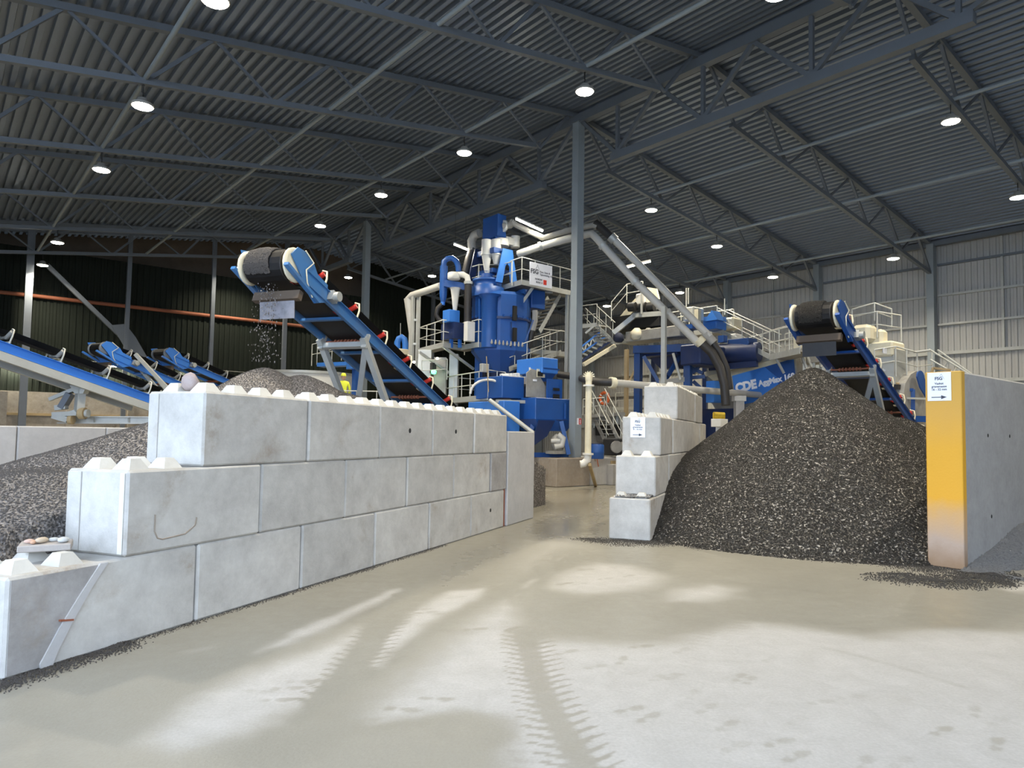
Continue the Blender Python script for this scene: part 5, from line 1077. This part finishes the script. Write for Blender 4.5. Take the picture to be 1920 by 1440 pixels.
for (x, y, r, m) in ((1194,625,0.3,M_cream),(1216,622,0.22,M_dust),(1160,632,0.25,M_navy),(1230,600,0.28,M_dust)): g_.lathe('drive_cover', m, q(x, y, 33)-V3((0,0,r)), [(r*0.6,0),(r,r*0.4),(r,r*1.2),(r*0.4,r*1.8)], 14)
g_.box('side_trough', M_blue, q(1265,618,32.0), 0.3, 1.2, 0.1); g_.box('mesh_guard', M_rail, q(1300,590,31.6), 0.4, 0.3, 0.3, 0.05); g_.box('actuator', M_cream, q(1308,597,31), 0.1, 0.1, 0.4); g_.tube('wheel_ring', M_rail, [q(1288+11*cos(a), 590-9*sin(a), 31.5) for a in [pi*k/8 for k in range(9)]], 0.06, 6)
g_.box('blue_hood', M_blueL, q(1340,607,31.8), 0.4, 0.35, 0.3, 0.02); g_.prism('hood_gable', M_blueL, facing(q(1340,596,31.4), -A), [(-0.35,-0.15),(0.35,-0.15),(0.05,0.3)], -0.3, 0.3); g_.box('cream_cover', M_cream, q(1366,608,32.2), 0.4, 0.5, 0.25, 0.08)
g_.box('pale_bin', M_white, q(1373,634,31.5), 0.3, 0.35, 0.15, 0.03); g_.box('bin_foot', M_blue, q(1355,636,30.5), 0.14, 0.14, 0.15)
for (x, y0, y1) in ((1287,540,580),(1291,540,570),(1359,560,590)): g_.tube('thin_pole', M_rail, [q(x,y1,32), q(x,y0,32)], 0.03, 6)
# log washer
A0 = q(1325, 700, 32.4); A1 = q(1490, 658, 29.2); dl = A1 - A0; FL = facing(A0, dl, up=(0,0,1)); LL = dl.length
g_ = G('log_washer', 'inclined log washer trough with blue lettered side panel behind the dark heap', 'machine', lerp(A0, A1, 0.5) - V3((0,0,2.2)))
HP2 = 2.2
g_.prism('trough_side', M_dust, FL, [(0,0),(LL,0),(LL*0.97,-HP2*0.85),(LL*0.1,-HP2),(0,-HP2*0.6)], -0.9, 0.0)
g_.prism('cream_band', M_cream, FL, [(0.02,-0.12),(LL*0.97,-0.12),(LL*0.97,-0.42),(0.3,-0.42)], 0.0, 0.02); g_.prism('walk_edge', M_galv, FL, [(-0.05,0.06),(LL,0.06),(LL,-0.14),(-0.05,-0.14)], 0.0, 0.12)
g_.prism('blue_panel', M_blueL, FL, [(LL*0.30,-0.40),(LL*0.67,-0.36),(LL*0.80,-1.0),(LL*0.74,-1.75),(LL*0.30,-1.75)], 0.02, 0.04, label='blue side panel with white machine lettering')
g_.prism('painted_shade_panel', M_blue, FL, [(LL*0.67,-0.36),(LL*0.98,-0.3),(LL*0.96,-1.75),(LL*0.74,-1.75),(LL*0.80,-1.0)], 0.02, 0.035)  # deeper blue paints shade onto this end of the trough side
Fi_ = g_.Mi @ FL; text('CDE', 0.52, M_sign, g_.t, Fi_ @ T(LL*0.318, -1.16, 0.042), 0.03, 'LEFT'); text('AggMax 160', 0.33, M_sign, g_.t, Fi_ @ T(LL*0.318+1.12, -1.12, 0.042), 0.016, 'LEFT')
top = [FL @ V3((x, 0.06, 0.08)) for x in (0.2, LL*0.33, LL*0.66, LL*0.98)]; g_.rail(top, 1.0, 1.5, r=0.02)
for f in (0.14, 0.5, 0.85): P = FL @ V3((LL*f, -HP2*0.85, -0.4)); g_.bar('leg', M_blueD, P, V3((P.x, P.y, 0)), 0.2)
g_.tube('dark_drum', M_blueD, [q(1330,664,31), q(1424,660,29.6)], 0.42, 20); g_.box('drum_guard', M_blueM, q(1392,645,30.2), 0.35, 0.5, 0.2, 0.02); g_.bar('drum_beam', M_blueD, q(1330,690,31), q(1420,682,29.6), 0.2, 0.25)
g_.box('ribbed_cover', M_galv, lerp(A0, A1, 0.5) + V3((0,0,0.25)) + B*0.9, 0.1, 1.8, 0.35); g_.box('skirt', M_blueD, lerp(A0, A1, 0.35) - V3((0,0,2.6)), 0.5, 2.0, 0.7)
for i in range(3): P = q(1508+i*18, 655, 28.5); g_.bar('chute_frame', M_rail, P, P+V3((0,0,-1.0)), 0.1); g_.bar('chute_frame', M_rail, P, P + V3((0.3,0,-0.7)), 0.08)
g_.box('chute_box', M_dust, q(1530,668,28.8), 0.5, 0.4, 0.3, 0.02)
# floc bundle
g_ = G('yellow_bundle', 'yellow wrapped hose bundle on white supports behind the right stack', 'bundle', q(1347, 785, 25))
for i in range(3): g_.tube('roll', M_yellow, [q(1338,776+i*3,25+i*0.05), q(1358,777+i*3,25.1+i*0.05)], 0.07, 10)
g_.box('support', M_white, q(1349, 793, 25), 0.22, 0.2, 0.14, 0.01); P = q(1349,800,25); g_.bar('support_leg', M_white, P, V3((P.x,P.y,0)), 0.2)
# clean sand unit at the right edge
g_ = G('attrition_unit', 'cream topped grey machine beside the right conveyor with guard rails', 'machine', q(1660, 760, 24))
Y = 24.0
g_.box('body', M_galv, q(1665, 690, Y), 0.45, 0.4, 0.62, 0.03); g_.box('cream_top', M_cream, q(1661, 657, Y), 0.5, 0.42, 0.26, 0.06); g_.box('drive_guard', M_cream, q(1622, 627, Y), 0.4, 0.3, 0.3, 0.12); g_.box('drive_guard', M_cream, q(1646, 634, Y), 0.25, 0.25, 0.28, 0.1)
text('AggMax 160', 0.13, M_sign, g_.t, g_.Mi @ facing(q(1650, 695, Y-0.62), B), 0.003, 'LEFT'); g_.box('name_plate', M_sign, q(1659,658,Y-0.6), 0.13, 0.01, 0.09); text('CDE', 0.13, M_blue, g_.t, g_.Mi @ facing(q(1654.5,661,Y-0.64), B), 0.003, 'LEFT')
g_.box('blue_side', M_blue, q(1632, 665, Y+0.3), 0.12, 0.25, 0.35); g_.box('base', M_black, q(1668, 728, Y), 0.55, 0.5, 0.08)
ro = g_.rail([q(1598,612,Y+0.6), q(1640,601,Y-0.2), q(1672,612,Y+0.3)], 0.6, 0.9); g_.rail([q(1598,640,Y+0.6), q(1645,634,Y-0.3), q(1690,640,Y+0.3)], 0.9, 0.9)
g_.rail([q(1640,712,Y-0.5), q(1680,706,Y-0.7), q(1720,716,Y), q(1748,712,Y+0.3)], 1.0, 0.7)
for (a, b) in (((1742,655),(1818,702)), ((1758,656),(1824,703)), ((1744,674),(1800,706)), ((1715,660),(1745,656))): g_.tube('stair_handrail', M_rail, [q(*a, Y), q(*b, Y-0.3)], 0.03, 6)
for (a, b) in (((1776,680),(1768,692)),((1796,687),(1788,700))): g_.bar('rail_strut', M_galv, q(*a, Y), q(*b, Y), 0.06)
g_.prism('round_housing', M_dust, facing(q(1708, 740, Y-0.3), B), [(-0.75,-0.2),(-0.55,0.35),(-0.1,0.68),(0.35,0.82),(0.85,0.7),(1.2,0.3),(1.2,-1.1),(-0.4,-1.1),(-0.75,-0.7)], -0.5, 0.05)
g_.prism('blue_plate', M_blue, facing(q(1728, 722, Y-0.4), B), [(0.30*cos(a)-0.15+(0.0 if a < 0 or a > pi else 0), 0.22*sin(a)+0.25) for a in [pi*k/8 for k in range(9)]] + [(-0.2,-0.1),(0.3,-0.42),(0.5,-0.3),(0.3,0.1)], 0, 0.04)
g_.bar('blue_bracket', M_blue, q(1678,731,Y-0.45), q(1712,731,Y-0.45), 0.06, 0.1); g_.bar('blue_bracket', M_blue, q(1712,730,Y-0.45), q(1712,770,Y-0.45), 0.12, 0.06); g_.box('yellow_valve', M_wood, q(1683,723,Y-0.5), 0.1, 0.06, 0.1, 0.02)
g_.box('data_plate', M_sign, q(1698,717,Y-0.5), 0.06, 0.01, 0.08); g_.bar('front_rail', M_rail, q(1686,746,Y-0.6), q(1742,748,Y-0.6), 0.06); g_.bar('base_beam', M_blue, q(1690,785,Y-0.5), q(1745,786,Y-0.4), 0.2, 0.2); g_.bar('pipe_loop', M_wood, q(1750,690,Y-0.6), q(1782,694,Y-0.6), 0.07, 0.07); g_.bar('pipe_loop', M_wood, q(1750,690,Y-0.6), q(1744,705,Y-0.6), 0.07, 0.07)
for x in (1640, 1690): P = q(x, 735, Y); g_.bar('leg', M_blueD, P, V3((P.x,P.y,0)), 0.2)
# --------------------------------------------------- things right of the column at floor level
g_ = G('chute_stair', 'dusty steel stair beside a chute behind the standpipe', 'stair', V3((4.3, 29.5, 0)))
g_.stairs(q(1133, 772, 30.5), q(1168, 840, 29), A, 8, 0.8, mat=M_dust); g_.bar('walk_beam', M_dust, q(1093,781,30.5), q(1170,776,31), 0.25, 0.14); g_.rail([q(1093,779,30.5), q(1133,776,30.6)], 0.7, 0.5)
g_.box('chute_wall', M_dust, q(1128, 822, 31.8), 1.1, 0.3, 0.6, 0.02); g_.box('chute_shadow_box', M_black, q(1140, 806, 31.0), 0.5, 0.3, 0.25, 0.02); g_.frust('chute', M_dust, q(1135, 828, 31.5), (0.5,0.4), (0.9,0.6), 0, 1.1); g_.box('sludge_pump', M_black, q(1155, 838, 29.5), 0.4, 0.4, 0.35, 0.05); g_.tube('pump_wheel', M_dust, [q(1155,838,28.9), q(1157,838,28.8)], 0.25, 14)  # the black box beside the chute stands in for its shadow
for i in range(5): g_.box('rail_bin', M_galv, q(1100+i*14, 790, 31.2), 0.2, 0.2, 0.3, 0.02)
P = q(1150, 850, 29.5); g_.box('pallet', M_wood, V3((P.x, P.y, 0.9)), 0.6, 0.5, 0.07); g_.box('pallet_base', M_slab, V3((P.x, P.y, 0.42)), 0.8, 0.7, 0.42, 0.02)
for x in (1100, 1168): P = q(x, 780, 30.6); g_.bar('leg', M_dust, P, V3((P.x,P.y,0)), 0.14)
o = G('blue_drum', 'blue plastic drum on the plinth behind the standpipe', 'drum', V3((q(1119,840,27.0).x, q(1119,840,27.0).y, 1.1)))
o.lathe('body', M_blue, o.P, [(0.26,0),(0.28,0.05),(0.28,0.22),(0.29,0.25),(0.28,0.28),(0.28,0.5),(0.25,0.55)], 18); o.lathe('lid', M_blueD, o.P + V3((0,0,0.55)), [(0.22,0),(0.22,0.03)], 16)
Pr = onu(1133, 747, UWALL-1.2)
ri = G('life_ring', 'orange life ring hanging on a stand before the ribbed wall', 'life ring', Pr)
F = facing(Pr, -A); ri.tube('ring', M_orange, [F @ V3((0.42*cos(a), 0.42*sin(a), 0)) for a in [2*pi*k/20 for k in range(21)]], 0.12, 8)
for a in (0.8, 2.4, 3.9, 5.5): ri.tube('white_band', M_sign, [F @ V3((0.42*cos(a-0.1), 0.42*sin(a-0.1), 0)), F @ V3((0.42*cos(a+0.1), 0.42*sin(a+0.1), 0))], 0.13, 8)
ri.bar('stand', M_galv, Pr + B*0.25 + V3((0,0,0.7)), V3((Pr.x, Pr.y, 0)) + B*0.25, 0.1); ri.bar('stand_arm', M_galv, Pr + B*0.25 + V3((0,0,0.7)), Pr - A*0.9 + B*0.25 + V3((0,0,0.7)), 0.07)
g_ = G('wall_platform', 'far galvanised landing with guard rail at the ribbed right wall', 'walkway', onu(1170, 765, UWALL-1.5))
a = onu(1154, 766, UWALL-2.0); b = onu(1200, 764, UWALL-2.0); g_.deck([a, b], B*1.2, 0.2); g_.rail([a, b], 1.1, 2.0)
for P in (a, b): g_.bar('leg', M_galv, P, V3((P.x,P.y,0)), 0.15)
# broom leaning on plinth, extinguisher plate
sh = G('shovel', 'red handled shovel leaning against the pale end of the plinth', 'shovel', onz(1126, 907))
sh.tube('handle', M_orange, [onz(1126,907)+V3((0,0,0.25)), at(1116,842,27.0)], 0.018, 6); sh.prism('blade', M_steel, facing(onz(1126,907)+V3((0,0,0.16)), (1,0,0)), [(-0.1,0.14),(0.1,0.14),(0.09,-0.1),(0,-0.16),(-0.09,-0.1)], -0.008, 0.008); sh.tube('grip', M_wood, [at(1114,842,27.0), at(1118.5,842,27.0)], 0.02, 6)
sh = G('broom', 'slim wooden broom leaning beside the red shovel', 'broom', onz(1121, 905)); sh.tube('handle', M_wood, [onz(1121,905)+V3((0,0,0.1)), at(1112,835,27.0)], 0.016, 6); sh.box('brush', M_navy, onz(1121,905)+V3((0,0,0.07)), 0.12, 0.04, 0.07)
Pf = U(19.6, 20.0-0.18, 0); Pq = at(1088, 790, (Pf.y)); F = facing(U(19.6+0.04, 19.825, 2.52), B); t = thing('fire_sign', 'small red and white fire point sign on the middle column', 'sign', F)
MB().box(-0.12, 0.12, -0.13, 0.13, 0, 0.006).build('plate', M_sign, t); MB().box(-0.02, 0.115, -0.12, 0.12, 0.006, 0.009).build('red_field', M_red, t); MB().prism([(0.03,-0.09),(0.07,-0.09),(0.07,0.05),(0.05,0.09),(0.03,0.05)], 0.009, 0.011).build('extinguisher_mark', M_sign, t)
# ================================================================== LEFT BACKGROUND
Pt = V3((at(575, 720, 40).x, at(575, 720, 40).y, 0))
g_ = G('thickener_tank', 'large round cream thickener tank behind the left conveyor', 'tank', Pt)
zt_ = at(575, 694, 37.2).z; g_.lathe('shell', M_white, Pt, [(2.9,0),(2.9,zt_-0.12)], 48); g_.lathe('rim', M_galv, Pt + V3((0,0,zt_-0.14)), [(2.98,0),(2.98,0.14)], 48)
Fk = at(585, 690, 38); a0 = at(600, 690, 38.5); a1 = at(664, 686, 38)
br = g_.bar('bridge_beam', M_blueL, a0 + V3((0,0,0.15)), a1 + V3((0,0,0.1)), 0.7, 0.2); g_.rail([at(584,686,37.6), at(622,676,38.2), at(668,674,38.6)], 1.15, 0.9); g_.rail([at(594,684,38.8), at(640,676,39)], 1.15, 1.0)
g_.box('drive_box', M_blueL, at(662,682,37.4), 0.25, 0.3, 0.3, 0.02); g_.lathe('drive_motor', M_dust, at(655,668,38)-V3((0,0,0.3)), [(0.25,0),(0.25,0.6),(0.1,0.7)], 14); g_.bar('support_leg', M_blue, at(668,690,37.4), V3((at(668,690,37.4).x, at(668,690,37.4).y, 0)), 0.3)
g_ = G('floc_tank', 'blue swan neck vent pipe on a cream box behind the left conveyor', 'tank', at(752, 665, 36))
g_.tube('swan_neck', M_blueL, [at(745,656,36), at(745,642,36), at(748,635,36), at(753,632,36), at(758,636,36), at(760,644,36), at(760,656,36)], 0.16, 12); g_.box('cream_box', M_cream, at(755,661,36), 0.4, 0.4, 0.14, 0.02); P = at(755,666,36); g_.bar('pedestal', M_dust, P, V3((P.x,P.y,0)), 0.5); g_.tube('vent_rod', M_galv, [at(751,632,36), at(751,606,36)], 0.02, 5)
g_ = G('pipe_rack', 'pale pipe rising on twin posts left of the blue tower', 'pipe', V3((at(775,690,33).x, at(775,690,33).y, 0)))
g_.tube('level_run', M_pipe, [at(826,536,31.4), at(800,545,32), at(772,554,32.8), at(766,560,33), at(766,570,33)], 0.16, 12); g_.tube('down_run', M_pipe, [at(766,560,33), at(768,590,33), at(772,625,33), V3((at(772,625,33).x, at(772,625,33).y, 0))], [0.22,0.16,0.14,0.14], 12)
for x in (775, 785): P = at(x, 556, 32.6); g_.bar('post', M_galv, P, V3((P.x,P.y,0)), 0.14)
for y in (600, 645): g_.bar('rung', M_galv, at(774,y,32.6), at(786,y,32.6), 0.1)
g_ = G('control_cabinets', 'grey white control cabinets with a green lamp under the tower walkway', 'cabinet', V3((at(805,720,31.5).x, at(805,720,31.5).y, 0)))
for i, (x, y, hx, hz_) in enumerate(((797,690,0.3,0.8),(826,700,0.28,0.7),(851,702,0.2,0.9))): P = at(x,y,31.6); g_.mk(MB().cbox(-hx,hx,-0.25,0.25,-P.z+0.02,hz_,0.02, M=g_.Mi @ T(P.x,P.y,P.z)), 'cabinet_door', M_galv if i != 1 else M_dust)
g_.lathe('green_lamp', M_green, at(813,702,30.9), [(0.0,0),(0.1,0.03),(0.12,0.14),(0.06,0.2)], 14); g_.box('lamp_stack', M_black, at(812,690,31), 0.1, 0.1, 0.22); g_.bar('duct', M_galv, at(787,672,31.8), at(787,720,31.8), 0.15); g_.rail([at(790,715,30.6), at(838,712,30.9)], 0.9, 0.8)
for x, y in ((776,681),(820,674)): g_.lathe('bulkhead_lamp', M_lamp, at(x,y,31.0), [(0.0,0),(0.06,0.02),(0.05,0.08)], 10)
# ----------------------------------------------------------------- person
Pp = at(644, 712, 30); zdeck = at(644, 700, 30).z - 1.82
g_ = G('inspection_deck', 'pale walkway with a low guard rail where the worker stands', 'walkway', V3((Pp.x, Pp.y, 0)))
g_.mk(MB(g_.Mi).box(Pp.x-1.0, Pp.x+3.2, Pp.y-0.6, Pp.y+0.8, zdeck-0.12, zdeck), 'deck', M_galv)
for dx in (-0.8, 1.2, 3.0): g_.bar('leg', M_galv, V3((Pp.x+dx, Pp.y, zdeck-0.1)), V3((Pp.x+dx, Pp.y, 0)), 0.16)
g_.rail([V3((Pp.x-1.0, Pp.y-0.5, zdeck)), V3((Pp.x+3.2, Pp.y-0.5, zdeck))], 1.05, 0.9)
t = thing('person', 'person in yellow helmet and hi-vis jacket standing behind a rail, arms down', 'person', T(Pp.x, Pp.y, zdeck) @ RZ(R(200)))
me = bpy.data.meshes.new('body'); J = [(0,0,0.95),(0,0,1.15),(0,0,1.42),(0,0,1.52),(0.19,0,1.42),(0.27,0.02,1.15),(0.26,-0.12,0.93),(-0.19,0,1.42),(-0.27,0.02,1.15),(-0.26,-0.12,0.93),(0.1,0,0.9),(0.11,-0.02,0.5),(0.11,0.02,0.08),(-0.1,0,0.9),(-0.11,-0.02,0.5),(-0.11,0.02,0.08),(0.12,-0.14,0.05),(-0.12,-0.14,0.05)]
ED = [(0,1),(1,2),(2,3),(2,4),(4,5),(5,6),(2,7),(7,8),(8,9),(0,10),(10,11),(11,12),(12,16),(0,13),(13,14),(14,15),(15,17)]
RD = [.15,.15,.15,.06,.085,.06,.045,.085,.06,.045,.1,.075,.055,.1,.075,.055,.04,.04]
me.from_pydata(J, ED, []); bo = obj('body', me, t); md = bo.modifiers.new('skin', 'SKIN')
for v_, r_ in zip(me.skin_vertices[0].data, RD): v_.radius = (r_, r_*0.8); v_.use_root = False
me.skin_vertices[0].data[0].use_root = True; bo.modifiers.new('smooth', 'SUBSURF').levels = 1; bo.modifiers['smooth'].render_levels = 2
M_body = new_mat('worker_clothes', (0.7,0.75,0.05), 0.8); gg = NG(M_body); sp2 = gg.n('ShaderNodeSeparateXYZ'); gg.l(gg.coord(), sp2.inputs[0]); gg.col(gg.ramp(gg.math('DIVIDE', sp2.outputs[2], 2.0), [(0.0,(0.02,0.025,0.05)),(0.455,(0.02,0.025,0.05)),(0.46,(0.72,0.76,0.05)),(0.75,(0.72,0.76,0.05))])); me.materials.append(M_body)
hd = MB().lathe([(0.0,-0.13),(0.06,-0.12),(0.075,-0.05),(0.088,0.02),(0.085,0.08),(0.05,0.12),(0.0,0.13)], 14, M=T(0,-0.01,1.66)).build('head', M_skin, t); MB().frust((0.016,0.012),(0.008,0.008), -0.03, 0.02, M=T(0,-0.095,1.66)).build('nose', M_skin, hd)
for s in (-1,1): MB().lathe([(0,-0.01),(0.012,0),(0,0.01)], 8, M=T(0.032*s,-0.086,1.675)).build('eye', M_darkgap, hd); MB().box(-0.012,0.012,-0.02,0.02,-0.03,0.03, M=T(0.09*s,0,1.655)).build('ear', M_skin, hd)
MB().box(-0.025,0.025,-0.004,0.004,-0.004,0.004, M=T(0,-0.088,1.605)).build('mouth', M_orange, hd)
MB().lathe([(0.112,0),(0.112,0.03),(0.10,0.09),(0.06,0.13),(0.0,0.14)], 16, M=T(0,0,1.70)).build('helmet', M_vest, t); MB().prism([(-0.08,-0.09),(0.08,-0.09),(0.06,-0.17),(-0.06,-0.17)], 0, 0.015, M=T(0,0,1.70)).build('helmet_peak', M_vest, t)
for s in (-1,1):
    mb = MB(); mb.tube([(0.26*s,-0.13,0.91),(0.26*s,-0.15,0.85)], [0.03,0.035], 8)
    for k in range(4): mb.tube([(0.26*s+(k-1.5)*0.018,-0.15,0.86),(0.26*s+(k-1.5)*0.019,-0.165,0.80-0.008*abs(k-1.5)),(0.26*s+(k-1.5)*0.019,-0.15,0.775)], 0.009, 5)
    mb.tube([(0.235*s,-0.14,0.88),(0.215*s,-0.17,0.85),(0.22*s,-0.18,0.82)], 0.009, 5); mb.build('hand', M_skin, t)
